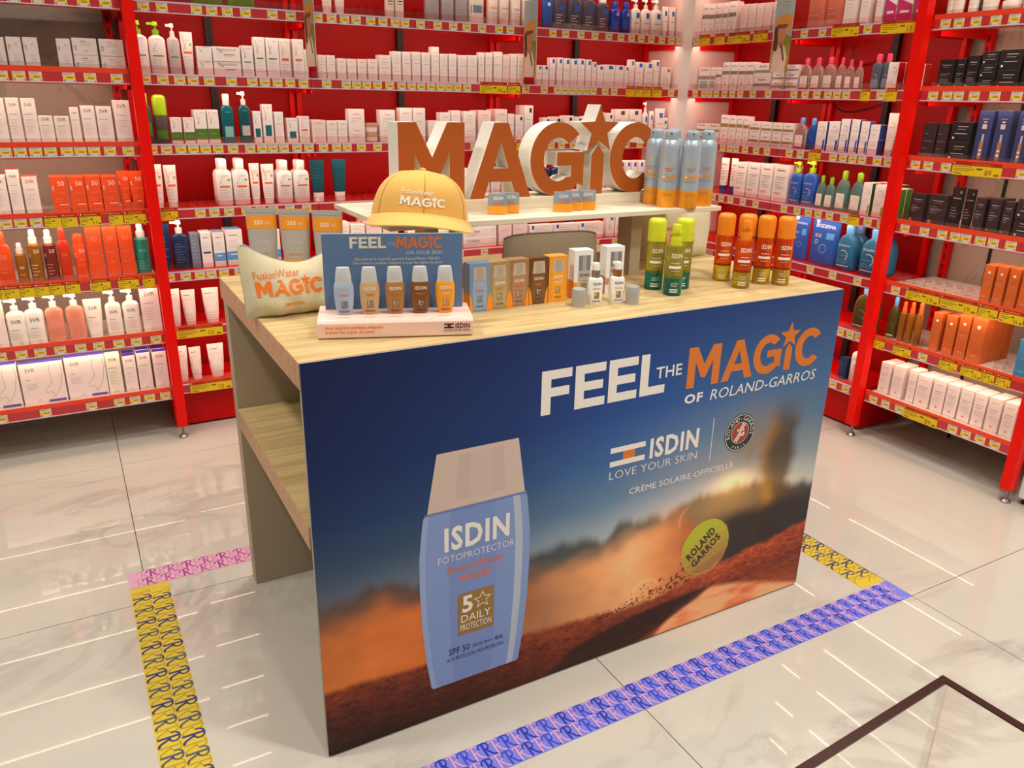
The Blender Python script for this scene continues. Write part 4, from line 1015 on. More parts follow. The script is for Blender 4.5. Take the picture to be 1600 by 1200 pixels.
# price tags and promotion tags in the label strips
promo = {}
for line in PROMOS.strip().splitlines():
    f = line.split()
    promo.setdefault(f[0], []).append((along(f[0][0], float(f[1])), float(f[2]), f[3] if len(f) > 3 else ''))
extra = {'L0': [.52 + .078 * k for k in range(7)], 'B3': [.03, .16, .22, .30, .98, 1.1, 1.2], 'B0': [.03, .1, .235, .36, .47, .55, .63, .72, .75, .93, 1.0, 1.06, 1.25], 'L6': [.52], 'L5': [.5],
         'S4': [.02, .062], 'S5': [.30, .345, .66], 'B4': [1.16, 1.27], 'R5': [1.30, 1.41], 'R6': [1.32]}
for wk, x0, x1, shelves in BAYS:
    for lv, sh in shelves.items():
        key = '%s%d' % (wk, lv)
        z = ZS[lv]
        used = []
        for (x, w, t) in promo.get(key, []):
            if x0 <= x < x1:
                w = min(w, 2 * min(x - x0, x1 - x) - .002)
                link('promo_tag', promo_mesh(w, t), sh, (x - x0, -.0032, z - .003))
                used.append((x - w / 2, x + w / 2))
        for x in sorted(tags_at.get(key, []) + extra.get(key, [])):
            if not (x0 + .024 <= x < x1 - .024):
                continue
            if any(x + .0225 > a and x - .0225 < b for a, b in used):
                continue
            used.append((x - .0225, x + .0225))
            link('price_tag', TAG, sh, (x - x0, -.0012, z + .003))

# clear product dividers on emptier shelves
def divider_mesh():
    b = MB()
    pts = [(.0, .0)] + [(.01 + .09 * t, .055 * math.sin(math.pi * (.5 + .5 * t)) + .002 + .0 * t) for t in [k / 8 for k in range(9)]] + [(.24, .004), (.24, 0)]
    b.prism([[(p[0], p[1]) for p in pts]], -.0008, .0008, clearp, fn=lambda u, v, t: (t, u, v))
    return b.mesh('divider')
DIV = divider_mesh()
for wk, lv, xs in (('S', 4, [.03 + .05 * k for k in range(8)]), ('S', 5, [.185, .205, .222] + [.56, .60]), ('B', 3, [.12, .16, .2, .24, .90, .94, .98, 1.02, 1.06]), ('B', 0, [.56, .60, .64, .96, 1.0, 1.05, 1.24])):
    for x in xs:
        for bk, x0, x1, shelves in BAYS:
            if bk == wk and x0 < x < x1:
                link('divider', DIV, shelves[lv], (x - x0, .012, ZS[lv] + UP))

# ------------------------------------------------------------------ display counter
def wood(name, base, dark, rot=0.0):
    m = bpy.data.materials.new(name)
    m.use_nodes = True
    nt = m.node_tree
    b = nt.nodes['Principled BSDF']
    tc = nt.nodes.new('ShaderNodeTexCoord')
    mp = nt.nodes.new('ShaderNodeMapping')
    mp.inputs['Scale'].default_value = (1.6, 26.0, 26.0)
    mp.inputs['Rotation'].default_value = (0, 0, rot)
    nt.links.new(tc.outputs['Object'], mp.inputs['Vector'])
    n = nt.nodes.new('ShaderNodeTexNoise')
    n.inputs['Scale'].default_value = 1.6
    n.inputs['Detail'].default_value = 6
    n.inputs['Distortion'].default_value = .6
    nt.links.new(mp.outputs['Vector'], n.inputs['Vector'])
    r = nt.nodes.new('ShaderNodeValToRGB')
    r.color_ramp.elements[0].position = .36
    r.color_ramp.elements[0].color = rgb(dark)
    r.color_ramp.elements[1].position = .62
    r.color_ramp.elements[1].color = rgb(base)
    nt.links.new(n.outputs['Fac'], r.inputs['Fac'])
    nt.links.new(r.outputs['Color'], b.inputs['Base Color'])
    b.inputs['Roughness'].default_value = .42
    return m
OAK = wood('light_oak_veneer', (205, 180, 128), (178, 150, 100))
OAKEDGE = wood('oak_edge_band', (205, 160, 120), (184, 138, 100), math.pi / 2)
greige = mat('greige_laminate', (182, 164, 138), .5, noise=.02, scale=6)
CW, CD, CH = 1.633, 0.90, 1.035

counter = empty('display_counter', (0, 0, 0))
tag(counter, 'oak topped promotional counter with a blue sun cream poster on its front', 'counter')
t = MB().box(0.001, CW - .001, 0.001, CD, CH - .062, CH, OAK)
link('counter_top', t.mesh('counter_top'), counter)
for xe in (-.0012, CW - .001):
    link('edge_band', MB().box(xe, xe + .0022, 0.001, CD, CH - .062, CH - .0005, OAKEDGE).mesh('edge_band'), counter)
link('back_panel', MB().box(0.004, CW - .004, .835, .896, 0, CH - .062, greige).mesh('back_panel'), counter)
link('shelf', MB().box(0.003, CW - .003, .03, .834, .575, .635, OAK).mesh('shelf'), counter)
link('edge_band', MB().box(0.0015, .003, .03, .834, .575, .6345, OAKEDGE).mesh('edge_band'), counter)
link('front_panel', MB().box(.004, CW - .004, 0.001, .028, 0.012, CH - .063, greige).mesh('front_panel'), counter)
link('center_panel', MB().box(CW / 2 - .012, CW / 2 + .012, .029, .834, 0.0, .5745, greige).mesh('center_panel'), counter)

# the printed poster: a blurred sky, hedge, dust cloud and clay court, painted from curves in the poster's own plane
def poster_mesh():
    nx, nz = 520, 330
    X, Z = np.meshgrid(np.linspace(0, CW, nx), np.linspace(0.006, CH - .001, nz))
    rs = np.random.RandomState(4)
    def vnoise(sx, sz, seed):
        r = np.random.RandomState(seed)
        gx, gz = int(CW * sx) + 3, int(CH * sz) + 3
        g = r.rand(gz, gx)
        fx, fz = X * sx, Z * sz
        ix, iz = fx.astype(int), fz.astype(int)
        tx, tz = fx - ix, fz - iz
        tx, tz = tx * tx * (3 - 2 * tx), tz * tz * (3 - 2 * tz)
        a = g[iz, ix] * (1 - tx) + g[iz, ix + 1] * tx
        b = g[iz + 1, ix] * (1 - tx) + g[iz + 1, ix + 1] * tx
        return a * (1 - tz) + b * tz
    def fbm(s, seed, ax=1.0, az=1.0):
        return (vnoise(s * ax, s * az, seed) * .5 + vnoise(s * 2.1 * ax, s * 2.1 * az, seed + 1) * .3 + vnoise(s * 4.3 * ax, s * 4.3 * az, seed + 2) * .2) - .5
    def L3(c):
        c = np.asarray(c, float) / 255.0
        return np.where(c <= .04045, c / 12.92, ((c + .055) / 1.055) ** 2.4)
    def sm(a, b, v):
        t = np.clip((v - a) / (b - a), 0, 1)
        return t * t * (3 - 2 * t)
    def curve(xs, ys):
        return np.interp(X, xs, ys)
    def over(base, colour, alpha):
        return base * (1 - alpha[..., None]) + colour * alpha[..., None]
    def ramp(cols):
        """cols: [(x, (r, g, b))] -> colour field along X"""
        xs = [c[0] for c in cols]
        v = np.array([L3(c[1]) for c in cols])
        return np.stack([np.interp(X, xs, v[:, k]) for k in range(3)], -1)
    # sky
    rows = [(.40, [(0, (92, 92, 96)), (.5, (112, 124, 132)), (.8, (152, 158, 158)), (1.1, (206, 192, 176)), (1.3, (244, 214, 170)), (1.64, (176, 176, 172))]),
            (.52, [(0, (58, 76, 102)), (.4, (66, 90, 116)), (.8, (98, 128, 156)), (1.05, (140, 150, 164)), (1.25, (172, 168, 162)), (1.45, (150, 158, 160)), (1.64, (140, 150, 156))]),
            (.64, [(0, (36, 54, 92)), (.4, (42, 68, 112)), (.8, (62, 100, 154)), (1.1, (100, 126, 158)), (1.3, (120, 134, 150)), (1.64, (92, 120, 146))]),
            (.78, [(0, (28, 42, 84)), (.5, (33, 56, 110)), (.9, (44, 80, 146)), (1.3, (64, 102, 152)), (1.64, (72, 106, 148))]),
            (1.04, [(0, (27, 36, 74)), (.5, (31, 46, 96)), (1.0, (36, 60, 118)), (1.64, (46, 66, 116))])]
    col3 = np.zeros(X.shape + (3,))
    fields = [ramp(r[1]) for r in rows]
    zs = [r[0] for r in rows]
    for k in range(len(rows) - 1):
        t = np.clip((Z - zs[k]) / (zs[k + 1] - zs[k]), 0, 1)[..., None]
        m = ((Z >= zs[k]) | (k == 0)) & ((Z < zs[k + 1]) | (k == len(rows) - 2))
        col3 = np.where(m[..., None], fields[k] * (1 - t) + fields[k + 1] * t, col3)
    col3 *= (1 + fbm(5, 11, 1.0, 2.5) * .18 * sm(.75, .45, Z))[..., None]
    # hedge along the court
    bump = fbm(9, 21, 1.4, .05) * .075 + fbm(24, 24, 1.2, .05) * .02
    hedge = curve([0, .25, .55, .8, 1.0, 1.2, 1.4, 1.64], [.455, .45, .425, .42, .435, .455, .44, .40]) + bump
    hcol = ramp([(0, (88, 66, 54)), (.3, (72, 58, 52)), (.6, (52, 58, 60)), (.75, (66, 66, 56)), (1.0, (92, 80, 58)), (1.2, (112, 86, 50)), (1.35, (66, 52, 38)), (1.64, (46, 42, 42))])
    col3 = over(col3, hcol, sm(.022, -.022, Z - hedge) * .92)
    # big tree at the right with sun catching its edge
    tl = curve([0, 1.6], [0, 0]) + 1.385 + fbm(7, 31, .3, 1.6) * .09
    tr = 1.525 + fbm(7, 35, .3, 1.6) * .08
    crown = sm(.75, .60, Z + fbm(6, 38) * .05)
    tree = sm(-.03, .03, X - tl) * sm(.03, -.03, X - tr) * crown
    tcol = over(np.broadcast_to(L3((74, 58, 38)), col3.shape), L3((158, 108, 44)), np.clip(sm(.07, -.01, X - tl) + fbm(16, 41, 1, .5) * .9, 0, 1))
    col3 = over(col3, tcol, np.clip(tree * .9, 0, 1))
    leaf = np.exp(-(((X - 1.33) / .07) ** 2 + ((Z - .60) / .10) ** 2)) * (.55 + fbm(14, 44) * 1.2)
    col3 = over(col3, L3((156, 112, 54)), np.clip(leaf, 0, .8))
    side = sm(.04, -.02, (1.735 - X) - (.62 - Z) * .28 + fbm(10, 47) * .08) * sm(.62, .52, Z)
    col3 = over(col3, L3((62, 66, 60)), np.clip(side * .85, 0, 1))
    # low sun through the leaves
    g = np.exp(-(((X - 1.275) / .075) ** 2 + ((Z - .475) / .034) ** 2))
    col3 += g[..., None] * np.array([.62, .40, .15])
    g2 = np.exp(-(((X - 1.30) / .17) ** 2 + ((Z - .42) / .07) ** 2))
    col3 += g2[..., None] * np.array([.20, .09, .015])
    # dark ground haze under the trees
    dm = sm(1.14, 1.30, X) * sm(.395, .33, Z + fbm(8, 51) * .03)
    col3 = over(col3, L3((50, 43, 40)), dm * .95)
    # dust clouds
    dt = curve([0, .1, .25, .45, .6, .7, .8, .9, 1.0, 1.08, 1.16, 1.24, 1.3, 1.64], [.40, .39, .385, .37, .345, .34, .36, .385, .41, .42, .36, .24, .1, .05])
    dcol = ramp([(0, (186, 102, 46)), (.12, (200, 108, 48)), (.3, (188, 96, 38)), (.5, (150, 86, 46)), (.62, (160, 108, 70)), (.75, (204, 138, 88)), (.9, (236, 168, 112)), (1.0, (214, 138, 82)), (1.1, (186, 106, 60)), (1.3, (150, 76, 44))])
    wisps = fbm(6, 61, 1.0, 1.6)
    dcol = dcol * (1 + wisps * .55)[..., None]
    dal = sm(.055, -.055, Z - dt - wisps * .10)
    col3 = over(col3, dcol, dal * .95)
    # clay court
    ct = curve([0, .1, .22, .58, .73, .86, 1.0, 1.1, 1.2, 1.33, 1.47, 1.64], [.20, .195, .185, .172, .162, .148, .145, .165, .178, .205, .22, .255]) + fbm(30, 71, 1, .1) * .014
    depth = np.clip((ct - Z) / np.maximum(ct, .02), 0, 1)
    top = ramp([(0, (116, 52, 28)), (.4, (104, 46, 26)), (.7, (132, 62, 36)), (1.0, (128, 58, 34)), (1.2, (176, 80, 44)), (1.45, (172, 76, 42)), (1.64, (156, 66, 38))])
    mid = ramp([(0, (74, 34, 24)), (.4, (78, 34, 22)), (.7, (104, 42, 24)), (1.0, (96, 40, 26)), (1.25, (118, 50, 32)), (1.64, (112, 48, 30))])
    bot = ramp([(0, (30, 20, 20)), (.3, (46, 24, 20)), (.6, (66, 28, 20)), (1.0, (120, 50, 28)), (1.3, (190, 96, 56)), (1.64, (140, 66, 40))])
    q = depth[..., None]
    clay = np.where(q < .45, top * (1 - q / .45) + mid * q / .45, mid * (1 - (q - .45) / .55) + bot * (q - .45) / .55)
    grain = fbm(46, 81, 1.0, 3.2) + fbm(120, 85, 1.0, 2.0) * .7
    clay = clay * (1 + grain * 1.5 * (1 - depth * .5))[..., None]
    col3 = over(col3, clay, sm(.010, -.010, Z - ct))
    # shadow of the ball and the sunlit skid
    def inside(poly, soft):
        d = np.full(X.shape, 1e3)
        n = len(poly)
        for k in range(n):
            (x0, z0), (x1, z1) = poly[k], poly[(k + 1) % n]
            L = math.hypot(x1 - x0, z1 - z0)
            d = np.minimum(d, ((x1 - x0) * (Z - z0) - (z1 - z0) * (X - x0)) / L)
        return sm(-soft, soft, d)
    lit = inside([(.95, -.05), (1.70, -.05), (1.60, .035), (1.38, .085), (1.24, .128), (1.10, .075)], .014)
    streak = fbm(12, 91, .6, 2.6)
    col3 = over(col3, over(np.broadcast_to(L3((240, 166, 116)), col3.shape), L3((196, 84, 44)), np.clip(.25 + streak * 2.2, 0, 1)), lit * .95)
    shd = inside([(.58, -.03), (.88, -.02), (1.06, .045), (1.18, .09), (1.245, .125), (1.03, .118), (.86, .10), (.72, .07)], .010)
    col3 = over(col3, L3((46, 28, 25)) * (1 + fbm(30, 95, .5, 3)[..., None] * .6), shd * .93)
    # spray of clay crumbs behind the ball
    for k in range(260):
        t = rs.rand()
        x = 1.13 - .34 * t + rs.randn() * .014
        z = .165 - .03 * t + abs(rs.randn()) * .030 * (1.15 - t)
        r = .0016 + .0042 * rs.rand() ** 2 * (1.1 - t)
        m = ((X - x) ** 2 + (Z - z) ** 2) < r * r
        col3[m] *= .30
    # thin curls of dust
    for (x, z, r, a0, a1, gain) in ((.965, .165, .055, .6, 2.6, .30), (1.125, .385, .05, 1.9, 3.6, .22)):
        rr = np.hypot(X - x, Z - z)
        aa = np.arctan2(Z - z, X - x) % (2 * math.pi)
        col3 += (np.exp(-((rr - r) / .004) ** 2) * sm(a0 - .3, a0 + .3, aa) * sm(a1 + .3, a1 - .3, aa) * gain)[..., None] * np.array([.6, .36, .22])
    col3 = np.clip(col3 * (1.06 + .34 * sm(.55, .40, Z))[..., None], 0, 1)  # lower part brightened in the print colour to offset weaker light there
    verts = np.stack([X.ravel(), np.full(X.size, -.0042), Z.ravel()], 1)
    idx = np.arange(nx * nz).reshape(nz, nx)
    faces = np.stack([idx[:-1, :-1].ravel(), idx[:-1, 1:].ravel(), idx[1:, 1:].ravel(), idx[1:, :-1].ravel()], 1)
    vs = [tuple(v) for v in verts]
    n = len(vs)
    fs = [tuple(f) for f in faces]
    # back and edges of the sheet
    c4 = [0, nx - 1, nx * nz - 1, nx * (nz - 1)]
    vs += [(vs[c][0], 0.0008, vs[c][2]) for c in c4]
    fs += [(n + 3, n + 2, n + 1, n)] + [(c4[i], n + i, n + (i + 1) % 4, c4[(i + 1) % 4]) for i in range(4)]
    me = bpy.data.meshes.new('poster')
    me.from_pydata(vs, [], fs)
    at = me.color_attributes.new('print', 'FLOAT_COLOR', 'POINT')
    rgba = np.ones((len(vs), 4), dtype=np.float32)
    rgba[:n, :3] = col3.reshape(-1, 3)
    rgba[n:, :3] = .5
    at.data.foreach_set('color', rgba.ravel())
    m = bpy.data.materials.new('printed_vinyl')
    m.use_nodes = True
    b = m.node_tree.nodes['Principled BSDF']
    a = m.node_tree.nodes.new('ShaderNodeVertexColor')
    a.layer_name = 'print'
    m.node_tree.links.new(a.outputs['Color'], b.inputs['Base Color'])
    b.inputs['Roughness'].default_value = .5
    b.inputs['Specular IOR Level'].default_value = .18
    me.materials.append(m)
    return me
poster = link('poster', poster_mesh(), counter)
poster['label'] = 'printed poster of a sun cream bottle and tennis ball on clay'
PS = flat(-.0042)

def vinyl(n, c):
    return mat('vinyl_' + n, c, .4)
VW, VO = vinyl('white', (236, 228, 218)), vinyl('orange', (216, 118, 44))

def arc(cx, cy, rx, ry, a0, a1, n=14):
    return [(cx + rx * math.cos(math.radians(a0 + (a1 - a0) * i / n)), cy + ry * math.sin(math.radians(a0 + (a1 - a0) * i / n))) for i in range(n + 1)]
def star_pts(cx, cy, r, q=.42, rot=0.0):
    return [(cx + (r if k % 2 == 0 else r * q) * math.sin(math.radians(36 * k + rot)), cy + (r if k % 2 == 0 else r * q) * math.cos(math.radians(36 * k + rot))) for k in range(10)]
# the wordmark: letters one unit high
WORDMARK = [
 ('m', [[(0, 0), (0, 1), (.25, 1), (.47, .56), (.69, 1), (.94, 1), (.94, 0), (.72, 0), (.72, .62), (.53, .22), (.41, .22), (.22, .62), (.22, 0)]]),
 ('a', [[(1.014, 0), (1.386, 1), (1.604, 1), (1.976, 0), (1.74, 0), (1.665, .22), (1.31, .22), (1.235, 0)], [(1.375, .40), (1.495, .74), (1.61, .40)]]),
 ('g', [arc(2.42, .5, .46, .51, 42, 318, 26) + [(2.86, .12), (2.86, .60), (2.40, .60), (2.40, .415), (2.645, .415), (2.645, .26)] + arc(2.42, .5, .24, .30, 305, 46, 20)]),
 ('i', [[(2.99, 0), (2.99, .56), (3.10, .70), (3.21, .56), (3.21, 0)]]),
 ('star', [star_pts(3.09, .90, .35)]),
 ('c', [arc(3.78, .5, .46, .51, 38, 322, 26) + arc(3.78, .5, .23, .30, 316, 44, 20)]),
]
def wordmark(b, x, z, h, m, surf, e, w=None, shear=0.0):
    sx = h if w is None else w / 4.15
    for _, loops in WORDMARK:
        b.prism([[(x + (p[0]) * sx + shear * p[1] * h, z + p[1] * h) for p in l] for l in loops], 0, None, m, fn=lambda u, v, t: surf(u, v, e))

def block(b, s, x, z, w, h, m, surf, e):
    """Heavy square letters F, E and L."""
    t = h * .205
    n = {'F': .84, 'E': .88, 'L': .80}
    tot = sum(n[c] for c in s) + .10 * (len(s) - 1)
    k = w / tot
    for c in s:
        lw = n[c] * k
        b.rect(x, z, x + t * 1.15, z + h, m, surf, e)
        if c in 'FE':
            b.rect(x, z + h - t, x + lw, z + h, m, surf, e + .00005)
            b.rect(x, z + h * .40, x + lw * .92, z + h * .40 + t, m, surf, e + .00005)
        if c in 'EL':
            b.rect(x, z, x + lw, z + t, m, surf, e + .00005)
        x += lw + .10 * k

def bars_logo(b, x, z, w, h, c1, c2, surf, e):
    b.rect(x, z + h * .72, x + w, z + h, c1, surf, e)
    b.rect(x, z, x + w, z + h * .28, c1, surf, e)
    b.rect(x + w * .36, z + h * .28, x + w * .70, z + h * .72, c2, surf, e)

# lettering
e = .0005
def letters(name, fn, parent):
    b = MB()
    fn(b)
    return link(name, b.mesh(name), parent)
letters('bold_white_lettering', lambda b: block(b, 'FEEL', .582, .814, .388, .116, VW, PS, e), poster)
letters('the_lettering', lambda b: b.text('THE', .938, .857, VW, PS, e, h=.031, w=.088, align='l', bold=.012), poster)
letters('of_lettering', lambda b: b.text('OF', 1.046, .766, VW, PS, e, h=.025, w=.066, align='l', bold=.034), poster)
letters('tournament_lettering', lambda b: b.text('ROLAND-GARROS', 1.140, .762, VW, PS, e, h=.031, w=.425, align='l', shear=.15), poster)
letters('bars_logo', lambda b: bars_logo(b, .805, .624, .117, .056, VW, VO, PS, e), poster)
letters('brand_lettering', lambda b: b.text('ISDIN', .939, .625, VW, PS, e, h=.055, w=.175, align='l', bold=.034), poster)
letters('tagline_lettering', lambda b: b.text('LOVE YOUR SKIN', .806, .586, VW, PS, e, h=.024, w=.308, align='l', bold=-.012), poster)
letters('divider_line', lambda b: b.rect(1.1645, .568, 1.1668, .703, VW, PS, e), poster)
letters('sponsor_lettering', lambda b: b.text('CRÈME SOLAIRE OFFICIELLE', .878, .526, VW, PS, e, h=.018, w=.385, align='l'), poster)
b = MB()
wordmark(b, 1.047, .810, .118, VO, PS, e, w=.515)
link('orange_lettering', b.mesh('orange_lettering'), poster)
# round tournament badge
b = MB()
bx, bz = 1.275, .636
gb, gr = vinyl('badge_green', (24, 46, 40)), vinyl('badge_clay', (168, 60, 38))
b.disc(bx, bz, .060, gb, PS, .0005, 40)
b.ring(bx, bz, .0575, .002, VW, PS, .0008, 40)
b.disc(bx, bz, .0345, VW, PS, .0008, 36)
b.disc(bx, bz, .033, gr, PS, .001, 36)
def around(b, s, r, a0, a1, h, m, flip=False):
    for k, ch in enumerate(s):
        a = math.radians(a0 + (a1 - a0) * k / (len(s) - 1))
        b.text(ch, bx + r * math.sin(a), bz + r * math.cos(a), m, PS, .001, h=h, rot=-math.degrees(a) + (180 if flip else 0))
around(b, 'ROLAND-GARROS', .040, -100, 100, .0125, VW)
around(b, 'PARIS', .0515, 208, 152, .0085, VW, True)
for q, (a, c) in enumerate((((-.019, -.024), (-.002, .001)), ((-.012, -.028), (.004, -.004)), ((-.004, .008), (.010, .030)), ((.004, .006), (.017, .027)))):
    dx, dz = c[0] - a[0], c[1] - a[1]
    L = math.hypot(dx, dz); nx, nz = -dz / L * .0024, dx / L * .0024
    b.poly([(bx + a[0] + nx, bz + a[1] + nz), (bx + a[0] - nx, bz + a[1] - nz), (bx + c[0] - nx, bz + c[1] - nz), (bx + c[0] + nx, bz + c[1] + nz)], VW, PS, .0012)
b.disc(bx - .009, bz + .009, .0042, VW, PS, .0012, 12)
b.text('G', bx + .007, bz - .010, VW, PS, .0013, h=.020, bold=.034)
link('round_badge', b.mesh('round_badge'), poster)
# printed tennis ball
b = MB()
ux, uz, ur = 1.190, .272, .092
ballm = [vinyl('ball_%d' % k, c) for k, c in enumerate([(172, 118, 60), (186, 142, 58), (190, 162, 54), (192, 178, 44), (188, 190, 34)])]
b.disc(ux, uz, ur + .002, vinyl('ball_rim', (206, 204, 60)), PS, .0005, 48)
NB = 24
for k in range(NB):                       # bands of the printed shading, light at the top left
    lo, hi = -1 + 2 * k / NB, -1 + 2 * (k + 1) / NB
    pts = []
    for s, n in ((lo, 1), (hi, -1)):
        hw = math.sqrt(max(0, 1 - s * s))
        pts += [(-hw * n, s), (hw * n, s)]
    ca, sa = math.cos(.35), math.sin(.35)
    P = [(ux + ur * (p[0] * ca - p[1] * sa), uz + ur * (p[0] * sa + p[1] * ca)) for p in pts]
    b.poly(P, ballm[min(4, int((k / NB) * 5.4))], PS, .0008)
for k in range(60):                       # fuzz
    a = random.uniform(-.6, 2.4)
    r0, r1 = ur, ur + random.uniform(.003, .010)
    a2 = a + random.uniform(-.06, .06)
    b.poly([(ux + r0 * math.cos(a), uz + r0 * math.sin(a)), (ux + r1 * math.cos(a2), uz + r1 * math.sin(a2)), (ux + r0 * math.cos(a + .012), uz + r0 * math.sin(a + .012))], ballm[3], PS, .0006)
bi = vinyl('ball_ink', (48, 36, 30))
b.text('ROLAND', ux - .012, uz + .006, bi, PS, .0012, h=.027, w=.125, rot=40, bold=.034)
b.text('GARROS', ux + .010, uz - .022, bi, PS, .0012, h=.025, w=.128, rot=40, bold=.034)
link('tennis_ball_print', b.mesh('tennis_ball_print'), poster)
# printed bottle
def bottle_outline(x0, x1, z0, z1):
    """left and right edges of the printed body, from the bottom up"""
    w = x1 - x0
    prof = [(0, .105), (.012, .085), (.18, .045), (.4, .012), (.6, .0), (.78, .002), (.93, .028), (.985, .04), (1.0, .055)]
    left = [(x0 + w * o, z0 + (z1 - z0) * t) for t, o in prof]
    right = [(x1 - w * o, z0 + (z1 - z0) * t) for t, o in prof]
    return left, right
b = MB()
bb = [vinyl('bottle_blue_%d' % k, c) for k, c in enumerate([(146, 166, 206), (128, 150, 200), (118, 141, 194), (126, 148, 198), (178, 186, 202), (132, 152, 200)])]
L, Rr = bottle_outline(.251, .562, .099, .612)
cuts = [(0, .05, 0), (.05, .25, 1), (.25, .68, 2), (.68, .86, 3), (.86, .93, 4), (.93, 1.0, 5)]
for a, c, mi in cuts:
    f = lambda t: [(l[0] + (r[0] - l[0]) * t, l[1]) for l, r in zip(L, Rr)]
    b.poly(f(a) + list(reversed(f(c))), bb[mi], PS, .0006)
capm = [vinyl('bottle_cap_%d' % k, c) for k, c in enumerate([(208, 184, 170), (198, 175, 163), (204, 180, 167)])]
def capstrip(a, c, m, e, v0=0.0, v1=1.0):
    def q(t, v):
        x0 = .274 + (.301 - .274) * v; x1 = .543 + (.521 - .543) * v
        return (x0 + (x1 - x0) * t, .615 + (.768 - .615) * v)
    b.poly([q(a, v0), q(c, v0), q(c, v1), q(a, v1)], m, PS, e)
capstrip(0, 1, capm[0], .0006); capstrip(.27, .80, capm[1], .0008, .14, .92); capstrip(.40, .66, capm[2], .001, .14, .92)
b.rect(.268, .610, .548, .616, vinyl('bottle_seam', (104, 124, 176)), PS, .001)
e = .0012
b.text('ISDIN', .409, .503, VW, PS, e, h=.060, w=.182, bold=.034)
b.text('FOTOPROTECTOR', .408, .468, VW, PS, e, h=.019, w=.214, bold=-.012)
orr = vinyl('print_coral', (208, 112, 92))
b.text('FusionWater', .406, .434, orr, PS, e, h=.022, w=.158, bold=.012)
wordmark(b, .360, .402, .020, orr, PS, e, w=.092)
b.rect(.354, .240, .457, .365, vinyl('badge_gold', (150, 112, 46)), PS, e)
b.text('5', .381, .309, VW, PS, e + .0003, h=.046, bold=.03)
so, si = star_pts(.424, .332, .027, .45), star_pts(.424, .332, .0215, .45)
b.prism([so, si], 0, None, VW, fn=lambda u, v, t: PS(u, v, e + .0003))
b.text('DAILY', .4055, .278, VW, PS, e + .0003, h=.022, w=.085)
b.text('PROTECTION', .4055, .252, VW, PS, e + .0003, h=.019, w=.09)
navyv = vinyl('print_navy', (44, 52, 92))
b.text('SPF 50', .328, .188, navyv, PS, e, h=.019, w=.060, align='l', bold=.012)
b.text('UVB UVA  PA++++', .395, .190, navyv, PS, e, h=.011, w=.062, align='l')
b.text('HE-VL', .462, .190, navyv, PS, e, h=.012, w=.024, align='l', bold=.034)
b.text('ALTA PROTECCIÓN | HIGH PROTECTION', .322, .168, navyv, PS, e, h=.0115, w=.166, align='l')
link('bottle_print', b.mesh('bottle_print'), poster)

# ------------------------------------------------------------------ upper display shelf with the big letters
ST = 1.245
pale = wood('pale_washed_wood', (232, 220, 196), (220, 205, 178))
us = empty('display_riser', (.885, .58, CH))
tag(us, 'pale two-legged riser shelf standing on the counter top', 'shelf')
link('shelf_board', MB().box(.335 - .885, 1.44 - .885, .345 - .58, .815 - .58, ST - CH - .014, ST - CH, pale, .001).mesh('shelf_board'), us)
for x0, x1 in ((.46, .50), (1.150, 1.190)):
    link('leg', MB().box(x0 - .885, x1 - .885, .42 - .58, .49 - .58, 0, ST - CH - .0142, greige).mesh('leg'), us)

sign = empty('letter_sign', (.87, .56, ST))
tag(sign, 'five big orange letters and a star with white sides on pale plinth', 'sign')
link('plinth', MB().box(.41 - .87, 1.33 - .87, .515 - .56, .66 - .56, 0, .032, pale, .001).mesh('plinth'), sign)
lo, ls = mat('sign_orange', (176, 86, 20), .5, noise=.02), mat('sign_white', (234, 228, 216), .6, noise=.02)
for nm, loops in WORDMARK:
    m = MB()
    dy = -.006 if nm == 'star' else 0.0
    m.prism([[(.434 - .87 + p[0] * .21, .0322 + p[1] * .21) for p in l] for l in loops], -.03 + dy, .045 if nm != 'star' else .035, lo, side=ls)
    o = link('star' if nm == 'star' else 'letter_' + nm, m.mesh('letter'), sign)

